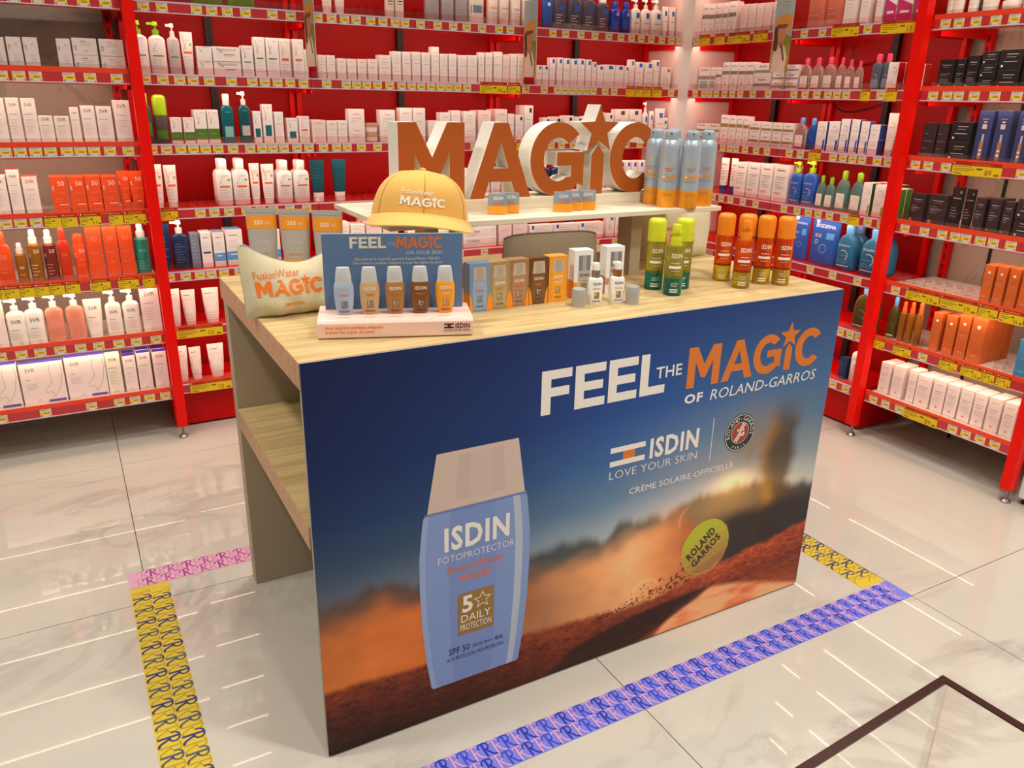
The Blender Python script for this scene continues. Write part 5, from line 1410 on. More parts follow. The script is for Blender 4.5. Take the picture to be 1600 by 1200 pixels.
# ------------------------------------------------------------------ things on the counter
def ISD(b, u, v, w, ink, surf, e, bold=.018, h=None):
    b.text('ISDIN', u, v, ink, surf, e, w=w, h=h, bold=bold)
def lotion_bottle(body_c, ink, badge, small, label, loc, rz, glow=0.0):
    """The flat sun cream bottle with a frosted cap."""
    o = empty('sunscreen_bottle', loc, rz)
    h = .108
    secs = [(0, .0155, .009, 2.6), (.002, .0165, .0100, 2.6), (.022, .0205, .0118, 2.4), (.045, .0225, .0125, 2.4), (.062, .0222, .0122, 2.4), (.0705, .0205, .0112, 2.6), (.0735, .0192, .0104, 2.6)]
    b = MB().loft(secs, mat('lotion_' + label.split()[0] + label.split()[1], body_c, .3, coat=.3), 28)
    s = sec_surf(secs)
    ISD(b, 0, .0565, .027, ink, s, .0004)
    b.rect(-.011, .0475, .011, .0487, small, s, .0004, 4)
    b.rect(-.008, .0445, .008, .0457, small, s, .0004, 4)
    b.rect(-.0075, .0155, .0075, .0325, badge, s, .0004, 4)
    b.text('5', -.0035, .0245, ink, s, .0008, h=.0068, bold=.018)
    b.prism([star_pts(.0035, .028, .0036), star_pts(.0035, .028, .0024)], 0, None, ink, fn=lambda u, v, t: s(u, v, .0008))
    b.text('DAILY', 0, .0205, ink, s, .0008, w=.0115)
    b.text('PROTECTION', 0, .0172, ink, s, .0008, w=.0118)
    b.rect(-.012, .0085, .012, .0098, C('ink'), s, .0004, 4)
    b.rect(-.010, .0060, .010, .0068, C('ink'), s, .0004, 4)
    link('body', b.mesh('body', True), o)
    c = MB().loft([(.0736, .0186, .0100, 2.6), (.09, .0172, .0094, 2.6), (.106, .0148, .0084, 2.6), (.108, .0138, .0076, 2.6)], frost, 24)
    link('cap', c.mesh('cap', True), o)
    n = MB().cyl(0, 0, .0736, .084, .0072, mat('lotion_' + label.split()[0] + label.split()[1], body_c), 14).cyl(0, 0, .084, .097, .0058, mat('lotion_' + label.split()[0] + label.split()[1], body_c), 14)
    link('neck', n.mesh('neck', True), o)
    return tag(o, label, 'bottle', 'sunscreen bottles on the pink stand')
frost = mat('frosted_cap', (232, 232, 230), .4, trans=.35, ior=1.2)
wink, gink = C('white'), vinyl('badge_dim', (120, 104, 70))

# pink backlit stand with its blue board
RZ = math.radians(-19.3)
def on(cx, cy, rz, x, y):
    return (cx + math.cos(rz) * x - math.sin(rz) * y, cy + math.sin(rz) * x + math.cos(rz) * y)
sx, sy = .246, .086
stand = empty('product_stand', (sx, sy, CH), RZ)
tag(stand, 'glossy pink display block with a lettered slate blue backboard', 'display stand')
pinkm = mat('milky_pink_acrylic', (244, 206, 190), .22, coat=.4)
pinkm.node_tree.nodes['Principled BSDF'].inputs['Subsurface Weight'].default_value = .3
m = MB()
prof = [(0.004, 0), (-.002, .004), (-.003, .036), (.001, .0415), (.006, .0440), (.128, .0460), (.134, .042), (.134, 0)]
m.prism([[(p[0], p[1]) for p in prof]], -.1745, .1745, pinkm, fn=lambda u, v, t: (t, u, v))
link('base_block', m.mesh('base_block', True, .5), stand)
s = flat(-.003)
co = mat('print_orange', (236, 120, 50), .5)
def slogan(m):
    m.text('Une texture parfaite adaptée', -.158, .024, co, s, .0004, h=.0068, w=.128, align='l', bold=.015)
    m.text('à tous les types de peau', -.157, .014, co, s, .0004, h=.0068, w=.108, align='l', bold=.015)
letters('slogan_lettering', slogan, stand)
def brand(m):
    bars_logo(m, .108, .020, .022, .011, C('dark'), mat('print_dark_red', (110, 36, 30)), s, .0004)
    m.text('ISDIN', .134, .020, C('dark'), s, .0004, h=.011, w=.033, align='l', bold=.02)
    m.text('LOVE YOUR SKIN', .107, .012, C('dark'), s, .0004, h=.0052, w=.060, align='l')
letters('brand_lettering', brand, stand)
for k in range(5):
    gx = -.115 + .0565 * k
    def shade(m):
        up = lambda u, v, e=0.0: (u, v, .0450)
        m.rect(gx - .016, .0195, gx + .016, .0210, co, up, 0)
        m.rect(gx - .012, .0165, gx + .012, .0177, co, up, 0)
    letters('shade_name', shade, stand)
bd = MB().box(-.160, .160, .090, .094, .0458, .221, mat('slate_blue_board', (94, 122, 158), .45, noise=.02))
bd.box(-.1603, .1603, .0902, .0938, .221, .2216, C('lgrey'))
board = link('backboard', bd.mesh('backboard'), stand)
s = flat(.090)
bw, bo = vinyl('board_white', (226, 216, 196)), vinyl('board_orange', (214, 112, 56))
letters('bold_white_lettering', lambda m: block(m, 'FEEL', -.098, .188, .082, .0265, bw, s, .0004), board)
letters('the_lettering', lambda m: m.text('THE', -.013, .193, vinyl('board_blue', (150, 175, 205)), s, .0004, h=.009, w=.02, align='l'), board)
letters('orange_lettering', lambda m: wordmark(m, .0075, .187, .0265, bo, s, .0004, w=.106), board)
letters('skin_lettering', lambda m: m.text('ON YOUR SKIN', .113, .173, vinyl('board_light', (196, 202, 210)), s, .0004, h=.0085, w=.083, align='r'), board)
def blurb(m):
    m.text('Découvrez la nouvelle gamme FusionWater MAGIC', .010, .1605, bw, s, .0004, h=.0062, w=.196)
    m.text('Une texture parfaite adaptée à tous les types de peau', .010, .1515, bw, s, .0004, h=.0062, w=.206)
letters('blurb_lettering', blurb, board)
for k, (bc, ink, small, nm) in enumerate([
        ((176, 190, 214), C('lgrey'), VO, 'pale blue sunscreen bottle at left end of the pink stand'),
        ((206, 168, 118), C('ivory'), VO, 'beige sunscreen bottle, second on the pink stand'),
        ((176, 122, 66), C('ivory'), VO, 'caramel tan sunscreen bottle in the middle of the pink stand'),
        ((128, 80, 38), C('ivory'), VO, 'dark brown sunscreen bottle, fourth on the pink stand'),
        ((245, 160, 30), C('ivory'), C('cream'), 'bright orange sunscreen bottle at right end of the pink stand')]):
    x, y = on(sx, sy, RZ, -.1145 + .0575 * k, .050)
    lotion_bottle(bc, ink, vinyl('badge_%d' % k, tuple(int(q * .62) for q in bc) if k < 2 else tuple(int(q * .8) for q in bc)), small, nm, (x, y, CH + .0452), RZ + math.radians(4))

# soft bags
def soft_bag(W, hf, T, m, nu=26, nv=14, seed=1, base=.35, wr=.004):
    """Front and back sheets sewn along the sides and top; hf(u) is the height at u in -1..1."""
    r = random.Random(seed)
    ph = [r.uniform(0, 6.28) for _ in range(6)]
    def surf(u, v, side, e=0.0):
        uu = u / (W / 2)
        H = hf(uu)
        vv = max(0.0, min(1.0, v / H))
        t = T / 2 * (max(0, 1 - abs(uu) ** 3.2)) ** .6 * (1 - vv ** 2.2) ** .75 * (base + (1 - base) * min(1, vv * 5) ** .5)
        t += wr * (1 - vv) * (1 - uu * uu) * (math.sin(7 * uu + ph[0] + 4 * vv) * math.sin(9 * vv + ph[1]) + .6 * math.sin(15 * uu - 6 * vv + ph[2]))
        t = max(t, .0012)
        return (u * (1 + .02 * math.sin(5 * vv + ph[3])), side * t + (-e if side < 0 else e), v)
    b = MB()
    for side in (-1, 1):
        vs = []
        for j in range(nv + 1):
            for i in range(nu + 1):
                uu = -1 + 2 * i / nu
                vs.append(surf(uu * W / 2, hf(uu) * j / nv, side))
        fs = []
        for j in range(nv):
            for i in range(nu):
                a = j * (nu + 1) + i
                f = (a, a + 1, a + nu + 2, a + nu + 1)
                fs.append(f if side < 0 else tuple(reversed(f)))
        b.add(vs, fs, m)
    # bottom
    vs, fs = [], []
    for i in range(nu + 1):
        uu = -1 + 2 * i / nu
        vs += [surf(uu * W / 2, 0, -1), surf(uu * W / 2, 0, 1)]
    for i in range(nu):
        fs.append((2 * i, 2 * i + 1, 2 * i + 3, 2 * i + 2))
    b.add(vs, fs, m)
    return b, (lambda u, v, e=0.0: surf(u, v, -1, e))
def zip_mesh(W, hf, m, r=.0022, n=26):
    b = MB()
    rs = []
    for i in range(n + 1):
        uu = -.97 + 1.94 * i / n
        z = hf(uu) - .001
        rs.append([(uu * W / 2, r * math.cos(a), z + r * math.sin(a)) for a in (0, 1.57, 3.14, 4.71)])
    b.rings(rs, m)
    return b.mesh('zipper')

canvas = mat('natural_canvas', (214, 202, 166), .85, noise=.05, scale=120, bump=.25, sheen=.2)
bag = empty('canvas_pouch', (.115, .405, CH), math.radians(4))
tag(bag, 'cream canvas zip pouch with bright orange print at left end of counter', 'pouch')
hf = lambda u: .126 + .064 * min(1, abs(u) * 1.05) ** 1.7 - .10 * max(0, abs(u) - .88) + .004 * u
bm, bs = soft_bag(.285, hf, .095, canvas, seed=3, wr=.0055)
link('fabric_body', bm.mesh('fabric_body', True, 1.2), bag)
link('zipper', zip_mesh(.285, hf, mat('zip_grey', (120, 130, 140), .5)), bag)
m = MB()
ko = mat('print_bright_orange', (250, 122, 24), .6)
m.text('FusionWater', -.119, .0985, ko, bs, .0012, h=.017, w=.112, align='l', bold=.0)
for _, loops in WORDMARK:
    m.prism([[(-.118 + p[0] * .0395, .056 + p[1] * .036) for p in l] for l in loops], 0, None, ko, fn=lambda u, v, t: bs(u, v, .0012))
link('print', m.mesh('print'), bag)
m = MB()
bars_logo(m, -.058, .030, .020, .007, ko, ko, bs, .0012)
m.text('ISDIN', -.035, .030, ko, bs, .0012, h=.007, w=.028, align='l', bold=.018)
link('small_logo', m.mesh('small_logo'), bag)

greyfab = mat('grey_taupe_fabric', (134, 118, 94), .85, noise=.05, scale=100, bump=.2)
gp = empty('fabric_pouch', (.812, .345, CH), math.radians(-4))
tag(gp, 'taupe grey fabric pouch behind the row of boxed bottles', 'pouch')
hf2 = lambda u: .166 - .012 * abs(u) ** 6
bm, bs = soft_bag(.30, hf2, .06, greyfab, seed=5)
link('fabric_body', bm.mesh('fabric_body', True, 1.2), gp)
link('zipper', zip_mesh(.30, hf2, mat('zip_brown', (84, 62, 48), .6), .003), gp)
m = MB()
m.text('FusionWater', -.015, .092, mat('print_dull_orange', (214, 104, 46), .6), bs, .0012, h=.017, w=.105, align='c', bold=.01)
for _, loops in WORDMARK:
    m.prism([[(-.066 + p[0] * .036, .048 + p[1] * .034) for p in l] for l in loops], 0, None, mat('print_dull_orange', (214, 104, 46), .6), fn=lambda u, v, t: bs(u, v, .0012))
link('print', m.mesh('print'), gp)

tote = empty('canvas_tote', (1.475, .60, CH), math.radians(-3))
tag(tote, 'upright cream canvas pouch behind the yellow-green capped bottles', 'pouch')
hf3 = lambda u: .168 - .006 * abs(u) ** 5 + .004 * math.sin(3 * u)
bm, bs = soft_bag(.30, hf3, .07, canvas, seed=8)
link('fabric_body', bm.mesh('fabric_body', True, 1.2), tote)
link('zipper', zip_mesh(.30, hf3, mat('zip_grey', (120, 130, 140))), tote)
m = MB()
m.text('FusionWater', -.01, .100, ko, bs, .0012, h=.016, w=.11, bold=.01)
for _, loops in WORDMARK:
    m.prism([[(-.085 + p[0] * .037, .052 + p[1] * .036) for p in l] for l in loops], 0, None, ko, fn=lambda u, v, t: bs(u, v, .0012))
link('print', m.mesh('print'), tote)

# three big cream tubes
grey_t = mat('tube_grey', (176, 170, 160), .35, coat=.2)
def tube_mesh():
    h, r = .207, .043
    secs = [(.028, r * .72, .024, 2), (.036, r * .80, .025, 2), (h * .5, r * .92, .016, 2.2), (h * .92, r, .003, 2.6), (h, r, .0018, 4)]
    b = MB().loft(secs, grey_t, 28)
    s = sec_surf(secs)
    yo = mat('tube_orange', (238, 150, 34), .4)
    b.rect(-r * .985, .150, r * .985, .186, yo, s, .0004, 12)
    b.rect(-r * .9, .040, r * .9, .066, yo, s, .0004, 12)
    b.rect(-r * .985, .1935, r * .985, .1945, C('grey'), s, .0004, 8)
    b.text('250', -.008, .162, C('ivory'), s, .0009, h=.011, bold=.02)
    b.text('ml', .017, .162, C('cream'), s, .0009, h=.009)
    b.text('ISDIN', 0, .108, C('lgrey'), s, .0006, w=.036, bold=.018)
    b.text('Gel Cream', 0, .078, VO, s, .0006, w=.034)
    b.rect(-.017, .071, .017, .073, C('lgrey'), s, .0006, 4)
    c = MB().loft([(0, r * .66, .022, 2), (.003, r * .70, .023, 2), (.028, r * .72, .024, 2)], plastic('white'), 24)
    return b.mesh('body', True), c.mesh('cap', True)
tb, tcap = tube_mesh()
for k, (x, y, lab) in enumerate([(.118, .812, 'grey and orange 250ml sun cream tube, left of three behind canvas pouch'), (.200, .762, 'grey and orange 250ml sun cream tube, middle of three behind canvas pouch'), (.279, .700, 'grey and orange 250ml sun cream tube, right of three behind canvas pouch')]):
    o = empty('cream_tube', (x, y, CH), math.radians(-20 - 3 * k))
    link('body', tb, o); link('cap', tcap, o)
    tag(o, lab, 'tube', 'tall sun cream tubes on the counter')

# five boxed bottles
boxes = [((120, 150, 186), (150, 172, 200), 'slate blue', C('lgrey')), ((168, 138, 92), (186, 160, 112), 'olive beige', C('ivory')), ((164, 118, 78), (178, 132, 94), 'tan', C('ivory')), ((104, 66, 30), (124, 86, 50), 'dark brown', C('ivory')), ((238, 156, 50), (244, 164, 40), 'orange', C('ivory'))]
for k, ((bc, pc, nm, ink), (x, y)) in enumerate(zip(boxes, [(.521, .212), (.580, .215), (.640, .219), (.700, .220), (.760, .219)])):
    w, h, d = .0575, .125, .036
    b = MB()
    bmt = mat('kit_card_' + nm.replace(' ', '_'), bc, .4, coat=.2)
    b.box(-w / 2, w / 2, 0, d, 0, h, bmt)
    s = flat(0)
    kl, kr = bottle_outline(-.0205, .0205, .006, .083)
    b.poly(kl + list(reversed(kr)), vinyl('kit_print_%d' % k, pc), s, .0004)
    b.poly([(-.0195, .0835), (.0195, .0835), (.0165, .116), (-.0165, .116)], vinyl('kit_cap', (196, 176, 156)), s, .0004)
    b.rect(-.009, .086, .009, .113, vinyl('kit_cap_core', (180, 162, 146)), s, .0006)
    oc = vinyl('kit_orange', (244, 150, 40))
    if k < 4:
        for sgn in (-1, 1):
            b.poly([(sgn * w / 2 * .995, .001), (sgn * w / 2 * .995, .048), (sgn * .0225, .034), (sgn * .018, .001)][::1 if sgn > 0 else -1], oc, s, .0005)
            b.add([(sgn * (w / 2 + .0003), 0.0005, .001), (sgn * (w / 2 + .0003), d - .001, .001), (sgn * (w / 2 + .0003), d - .001, .048), (sgn * (w / 2 + .0003), 0.0005, .048)], [(0, 1, 2, 3)], oc)
    ISD(b, 0, .066, .027, ink, s, .0008)
    b.rect(-.0125, .056, .0125, .0575, VO if k < 4 else C('ivory'), s, .0008)
    b.rect(-.010, .0525, .010, .054, VO if k < 4 else C('ivory'), s, .0008)
    b.rect(-.0075, .024, .0075, .043, vinyl('kit_badge_%d' % k, tuple(int(q * .72) for q in pc)), s, .0008)
    b.text('5', -.0035, .0335, ink, s, .0011, h=.0075, bold=.018)
    b.prism([star_pts(.0035, .0375, .004), star_pts(.0035, .0375, .0026)], 0, None, ink, fn=lambda u, v, t: s(u, v, .0011))
    b.text('DAILY', 0, .029, ink, s, .0011, w=.0115)
    b.text('PROTECTION', 0, .0255, ink, s, .0011, w=.0118)
    b.rect(-.012, .015, .012, .0165, C('ink'), s, .0008)
    b.rect(-.010, .0115, .010, .0125, C('ink'), s, .0008)
    o = link('sunscreen_box', b.mesh('sunscreen_box'), None, (x, y, CH), math.radians(-1))
    tag(o, '%s sunscreen box with printed bottle, %s in the row on the counter' % (nm, ORD[k]), 'carton', 'boxed sunscreens in a row')

# white serum boxes, serum bottles and their loose silver caps
for k, (x, y, band, bn) in enumerate([(.843, .222, (240, 150, 40), 'orange'), (.958, .235, (190, 146, 112), 'tan')]):
    w, h, d = .056, .134, .040
    b = MB().box(-w / 2, w / 2, 0, d, 0, h, card('white'))
    s = flat(0)
    b.rect(-.015, .078, .020, .120, vinyl('serum_silver', (128, 126, 126)), s, .0004)
    b.rect(-.004, .078, .008, .120, vinyl('serum_shine', (168, 166, 164)), s, .0006)
    b.rect(-.016, .002, .022, .077, vinyl('serum_grey', (182, 176, 164)), s, .0004)
    b.text('ISDIN', .003, .062, C('ink'), s, .0007, w=.028, bold=.018)
    b.rect(-.012, .050, .018, .0515, VO, s, .0007)
    b.rect(-.006, .026, .011, .044, vinyl('serum_badge', (140, 124, 80)), s, .0007)
    bm_ = vinyl('serum_band_' + bn, band)
    b.rect(-w / 2 + .0005, .028, -.017, .046, bm_, s, .0005)
    b.add([(-(w / 2 + .0003), d - .0005, .001), (-(w / 2 + .0003), .0005, .001), (-(w / 2 + .0003), .0005, .050), (-(w / 2 + .0003), d - .0005, .050)], [(0, 1, 2, 3)], bm_)
    o = link('serum_box', b.mesh('serum_box'), None, (x, y, CH), math.radians(-8))
    tag(o, 'white serum box with silver print and %s lower side band' % bn, 'carton', 'white serum boxes')
for k, (x, y, cc, cn) in enumerate([(.841, .160, (158, 152, 148), 'grey'), (.903, .147, (184, 124, 66), 'copper')]):
    o = empty('serum_bottle', (x, y, CH), math.radians(-14))
    secs = [(0, .0185, .0125, 2.8), (.003, .0197, .0135, 2.8), (.066, .0197, .0135, 2.8), (.071, .0175, .0125, 2.4), (.0735, .012, .0110, 2)]
    b = MB().loft(secs, plastic('white'), 26)
    s = sec_surf(secs)
    b.text('ISDIN', .001, .0535, C('dark'), s, .0004, w=.024, bold=.018)
    b.rect(-.012, .0445, .012, .0455, VO, s, .0004, 4)
    b.rect(-.011, .0415, .011, .0425, VO, s, .0004, 4)
    b.rect(-.007, .0165, .0078, .0345, vinyl('serum_badge', (140, 124, 80)), s, .0004, 3)
    b.text('5', -.003, .0255, C('ivory'), s, .0008, h=.007, bold=.018)
    b.rect(-.012, .0105, .012, .0118, C('ink'), s, .0004, 4)
    b.rect(-.012, .0075, .012, .0085, C('ink'), s, .0004, 4)
    link('body', b.mesh('body', True), o)
    link('collar', MB().cyl(0, 0, .0735, .0925, .0118, mat('metal_' + cn, cc, .32, .8), 24).mesh('collar', True), o)
    pm = MB().loft([(.0925, .0100, .0100, 2), (.103, .0098, .0098, 2), (.110, .0085, .009, 2.4), (.1125, .006, .007, 2.4)], plastic('white'), 20)
    pm.prism([[(-.015, .1065), (-.0145, .1125), (-.004, .1125), (.0, .104), (-.006, .104)]], -.0042, .0042, plastic('white'), fn=lambda u, v, t: (u, t, v))
    link('pump_head', pm.mesh('pump_head', True, .5), o)
    tag(o, 'small white serum pump bottle with %s collar' % cn, 'bottle', 'white serum bottles')
silv = mat('satin_silver', (176, 174, 170), .38, .35, noise=.02)
for x, y, lab in ((.787, .156, 'loose silver cap in front of the orange banded serum box'), (.938, .122, 'loose silver cap right of the copper collared serum bottle')):
    b = MB().loft([(0, .0185, .0185, 2), (.046, .0185, .0185, 2), (.048, .0172, .0172, 2)], silv, 32)
    tag(link('silver_cap', b.mesh('silver_cap', True), None, (x, y, CH)), lab, 'cap', 'loose silver caps')

# two-phase spray bottles
def two_phase(x, y, rz, cap_c, top_c, low_c, split, covered, lab, grp):
    o = empty('spray_bottle', (x, y, CH), rz)
    h = .141
    r = .0262
    secs0 = [(0, r * .93, r * .93, 2), (.003, r, r, 2), (split, r, r, 2)]
    secs1 = [(split, r, r, 2), (h - .006, r, r, 2), (h - .001, r * .9, r * .9, 2), (h, r * .6, r * .6, 2)]
    lo_ = MB().loft(secs0, mat('liquid_%d_%d_%d' % low_c, low_c, .05, trans=.72, ior=1.33), 30)
    link('lower_phase', lo_.mesh('lower_phase', True), o)
    up = MB().loft(secs1, mat('liquid_%d_%d_%d' % top_c, top_c, .05, trans=.72, ior=1.33), 30)
    link('upper_phase', up.mesh('upper_phase', True), o)
    s = sec_surf([(0, r, r, 2), (h, r, r, 2)])
    m = MB()
    m.text('ISDIN', .002, .108, C('ivory'), s, .0004, w=.030, h=.012, bold=.018)
    m.rect(-.012, .092, .012, .0945, C('lgrey'), s, .0004, 5)
    m.rect(-.018, .078, .016, .0855, C('ivory'), s, .0004, 6)
    m.rect(-.012, .0705, .012, .072, C('lgrey'), s, .0004, 5)
    for k in range(3):
        m.rect(-.010, .036 - .004 * k, .012 - .002 * k, .0374 - .004 * k, C('lgrey'), s, .0004, 5)
    m.rect(-.012, .017, .011, .020, C('ivory'), s, .0004, 5)
    m.rect(-.012, .0105, .011, .0135, C('ivory'), s, .0004, 5)
    link('label', m.mesh('label', True), o)
    cm_ = mat('cap_%d_%d_%d' % cap_c, cap_c, .35, coat=.2)
    if covered:
        c = MB().loft([(h - .001, r * .99, r * .99, 2), (.190, r, r, 2), (.199, r * .93, r * .93, 2), (.2035, r * .74, r * .74, 2), (.2045, r * .4, r * .4, 2)], cm_, 32)
        link('overcap', c.mesh('overcap', True, .9), o)
    else:
        c = MB().loft([(h, r * .62, r * .62, 2), (.160, r * .60, r * .60, 2)], cm_, 26)
        c.loft([(.160, r * .46, r * .46, 2), (.172, r * .44, r * .44, 2), (.1725, r * .52, r * .56, 2.4), (.192, r * .50, r * .54, 2.4), (.198, r * .40, r * .44, 2.4)], cm_, 26)
        c.box(-.004, .004, -r * .64, -r * .3, .176, .186, cm_)
        link('spray_head', c.mesh('spray_head', True, .5), o)
    return tag(o, lab, 'bottle', grp)
G = ((206, 212, 40), (196, 188, 70), (20, 150, 138), .050)
two_phase(1.106, .243, math.radians(-30), *G, True, 'tall green and teal spray bottle with yellow cap, behind left', 'green and teal sprays')
two_phase(1.108, .160, math.radians(-30), *G, False, 'green and teal spray bottle with its yellow cap off', 'green and teal sprays')
two_phase(1.185, .215, math.radians(-34), *G, True, 'green and teal spray bottle with yellow cap, partly hidden behind', 'green and teal sprays')
O = ((238, 134, 24), (236, 100, 30), (226, 198, 56), .048)
two_phase(1.378, .250, math.radians(-36), *O, True, 'orange oil spray bottle with cap, left of its group', 'orange oil sprays')
two_phase(1.358, .146, math.radians(-36), *O, False, 'orange oil spray bottle with its cap off, in front', 'orange oil sprays')
two_phase(1.428, .212, math.radians(-36), *O, True, 'orange oil spray bottle half hidden behind the uncapped one', 'orange oil sprays')
two_phase(1.460, .166, math.radians(-36), *O, True, 'orange oil spray bottle third of the capped ones', 'orange oil sprays')
two_phase(1.503, .128, math.radians(-36), *O, True, 'orange oil spray bottle nearest the right end of counter', 'orange oil sprays')

# aerosol cans on the riser
def can_mesh():
    r = .0295
    secs = [(.0525, r, r, 2), (.176, r, r, 2), (.186, r * .97, r * .97, 2), (.195, r * .84, r * .84, 2), (.199, r * .74, r * .74, 2)]
    b = MB().loft(secs, mat('can_silver_blue', (182, 194, 206), .34, .35), 34)
    s = sec_surf([(0, r, r, 2), (.2, r, r, 2)])
    b.text('ISDIN', .002, .134, C('lgrey'), s, .0004, w=.036, h=.012, bold=.018)
    b.rect(-.013, .115, .015, .118, VO, s, .0004, 6)
    b.rect(-.009, .109, .010, .112, VO, s, .0004, 6)
    b.rect(-.020, .087, .021, .0965, vinyl('can_band', (226, 150, 50)), s, .0004, 8)
    b.rect(-.017, .0895, -.010, .0945, C('cream'), s, .0007, 3)
    b.rect(-.006, .0895, .010, .0945, C('tan'), s, .0007, 3)
    b.rect(-.019, .080, .019, .0815, C('grey'), s, .0004, 8)
    b.rect(-.018, .076, .018, .0772, C('grey'), s, .0004, 8)
    c = MB().loft([(0, r * .95, r * .95, 2), (.003, r, r, 2), (.0525, r, r, 2)], mat('can_orange', (240, 160, 36), .34, .15), 34)
    s2 = sec_surf([(0, r, r, 2), (.0525, r, r, 2)])
    c.rect(-.012, .041, .015, .0425, C('bronze'), s2, .0004, 6)
    c.rect(-.018, .036, .020, .0372, C('bronze'), s2, .0004, 6)
    k = MB().loft([(.199, r * .70, r * .70, 2), (.2055, r * .72, r * .72, 2), (.206, r * .68, r * .68, 2), (.214, r * .70, r * .70, 2), (.222, r * .66, r * .68, 2), (.2275, r * .45, r * .55, 2)], mat('can_cap_grey', (158, 172, 182), .4), 30)
    k.cyl(.0, -r * .66, .215, .219, .003, C('dgrey'), 8)
    return b.mesh('body', True), c.mesh('orange_base', True), k.mesh('actuator', True)
cb, cc_, ck = can_mesh()
for k, (x, y, rz, lab) in enumerate([(1.268, .478, -75, 'silver and orange spray can beside the last big letter'), (1.262, .402, -40, 'silver and orange spray can, front left of its cluster'), (1.330, .470, -36, 'silver and orange spray can hidden at the back'), (1.312, .362, -36, 'silver and orange spray can, front middle of its cluster'), (1.394, .386, -38, 'silver and orange spray can at the right end of the riser')]):
    o = empty('aerosol_can', (x, y, ST), math.radians(rz))
    link('orange_base', cc_, o); link('body', cb, o); link('actuator', ck, o)
    tag(o, lab, 'spray can', 'sun spray cans on the riser')

# stick packs in front of the letters
def stick_mesh():
    secs = [(0, .026, .010, 4), (.0015, .0275, .0115, 4), (.024, .0275, .0115, 4)]
    b = MB().loft(secs, mat('stick_orange', (244, 160, 36), .3, coat=.3), 24)
    sec2 = [(.0242, .0270, .0112, 4), (.054, .0262, .0106, 4), (.0565, .025, .0096, 4)]
    c = MB().loft(sec2, mat('stick_cover', (168, 184, 196), .12, trans=.5, ior=1.2), 24)
    s = sec_surf([(.0242, .0270, .0112, 4), (.0565, .0262, .0106, 4)])
    m = MB()
    m.text('ISDIN', .002, .041, C('ivory'), s, .0005, w=.026, h=.0085, bold=.018)
    m.rect(-.010, .0335, .010, .0350, VO, s, .0005, 4)
    m.rect(-.013, .0285, .013, .0315, VO, s, .0005, 4)
    return b.mesh('base', True), c.mesh('cover', True), m.mesh('label')
sb, scv, sl = stick_mesh()
for k, (x, y, rz, lab) in enumerate([(.690, .440, -24, 'orange based sun stick, left one of the pair below the second big letter'), (.736, .452, -24, 'orange based sun stick, right one of the pair below the second big letter'), (.893, .420, -27, 'orange based sun stick, leftmost of three below the third big letter'), (.940, .435, -27, 'orange based sun stick, middle of three below the third big letter'), (.988, .436, -24, 'orange based sun stick, rightmost of three below the star')]):
    o = empty('sun_stick', (x, y, ST), math.radians(rz))
    link('base', sb, o); link('cover', scv, o); link('label', sl, o)
    tag(o, lab, 'sun stick', 'sun sticks on the riser')

# baseball cap
capf = mat('mustard_cotton', (232, 178, 88), .8, noise=.04, scale=150, bump=.12, sheen=.15)
hat = empty('baseball_cap', (.432, .384, ST + .010), math.radians(-20))
hat.rotation_euler = (0, math.radians(5), math.radians(-19))
tag(hat, 'mustard yellow baseball cap with white embroidered lettering on the riser', 'cap')
HA, HB, HH = .118, .120, .122
def zr(a):
    return .026 * max(0.0, math.cos(a)) ** 1.5
def crown(a, t):
    """a: angle from the front, t: 0 at the rim to 1 at the top."""
    fr = .5 + .5 * math.cos(a)
    rr = max(0.0, 1 - t ** (2.2 + .9 * fr)) ** (1 / (2.2 + .5 * fr))
    flare = 1 + .06 * (1 - t) ** 2
    x = HA * math.sin(a) * rr * flare
    y = -HB * math.cos(a) * rr * flare * (1.0 if math.cos(a) < 0 else .92)
    return x, y, zr(a) + (HH - zr(a)) * t
def crown_s(u, v, e=0.0):
    a = u / .100
    t = max(0.0, min(1.0, (v - zr(a)) / (HH - zr(a))))
    x, y, z = crown(a, t)
    d = math.hypot(x, y) or 1
    return (x + e * x / d, y + e * y / d, z)
m = MB()
na, nt_ = 48, 14
vs = [crown(2 * math.pi * i / na, j / nt_) for j in range(nt_) for i in range(na)] + [(0, 0, HH)]
fs = [(j * na + i, j * na + (i + 1) % na, (j + 1) * na + (i + 1) % na, (j + 1) * na + i) for j in range(nt_ - 1) for i in range(na)]
fs += [((nt_ - 1) * na + i, (nt_ - 1) * na + (i + 1) % na, nt_ * na) for i in range(na)]
m.add(vs, [tuple(f) for f in fs], capf)
inner = [(x * .975, y * .975, z - .002) for x, y, z in vs]
m.add(inner, [tuple(reversed(f)) for f in fs], capf)
link('crown', m.mesh('crown', True, 1.5), hat)
seam = mat('mustard_thread', (196, 142, 60), .85)
m = MB()
for k in range(6):
    a = k * math.pi / 3
    m.rings([[crown_s((a + da) * .100, zr(a) + (HH - zr(a)) * t, q) for da, q in ((-.012, .0002), (0, .0016), (.012, .0002))] for t in [j / 16 for j in range(16)]], seam, caps=False)
link('seam', m.mesh('seam', True), hat)
link('button', MB().loft([(HH - .002, .008, .008, 2), (HH + .003, .007, .007, 2), (HH + .005, .003, .003, 2)], capf, 14).mesh('button', True), hat)
def brim(a, q, dz=0.0):
    x0, y0, z0 = crown(a, 0)
    L = .078 * max(0.0, math.cos(a * 1.12)) ** .55
    x, y = x0 * (1 + .02 * q) + math.sin(a) * .016 * q, y0 - L * q
    return (x, y, z0 + .001 - (.012 * q + .008 * q * q) * (.6 + .4 * math.cos(a)) - .5 * x * x * q * .9 + dz)
m = MB()
nb, nq = 30, 8
A = math.radians(76)
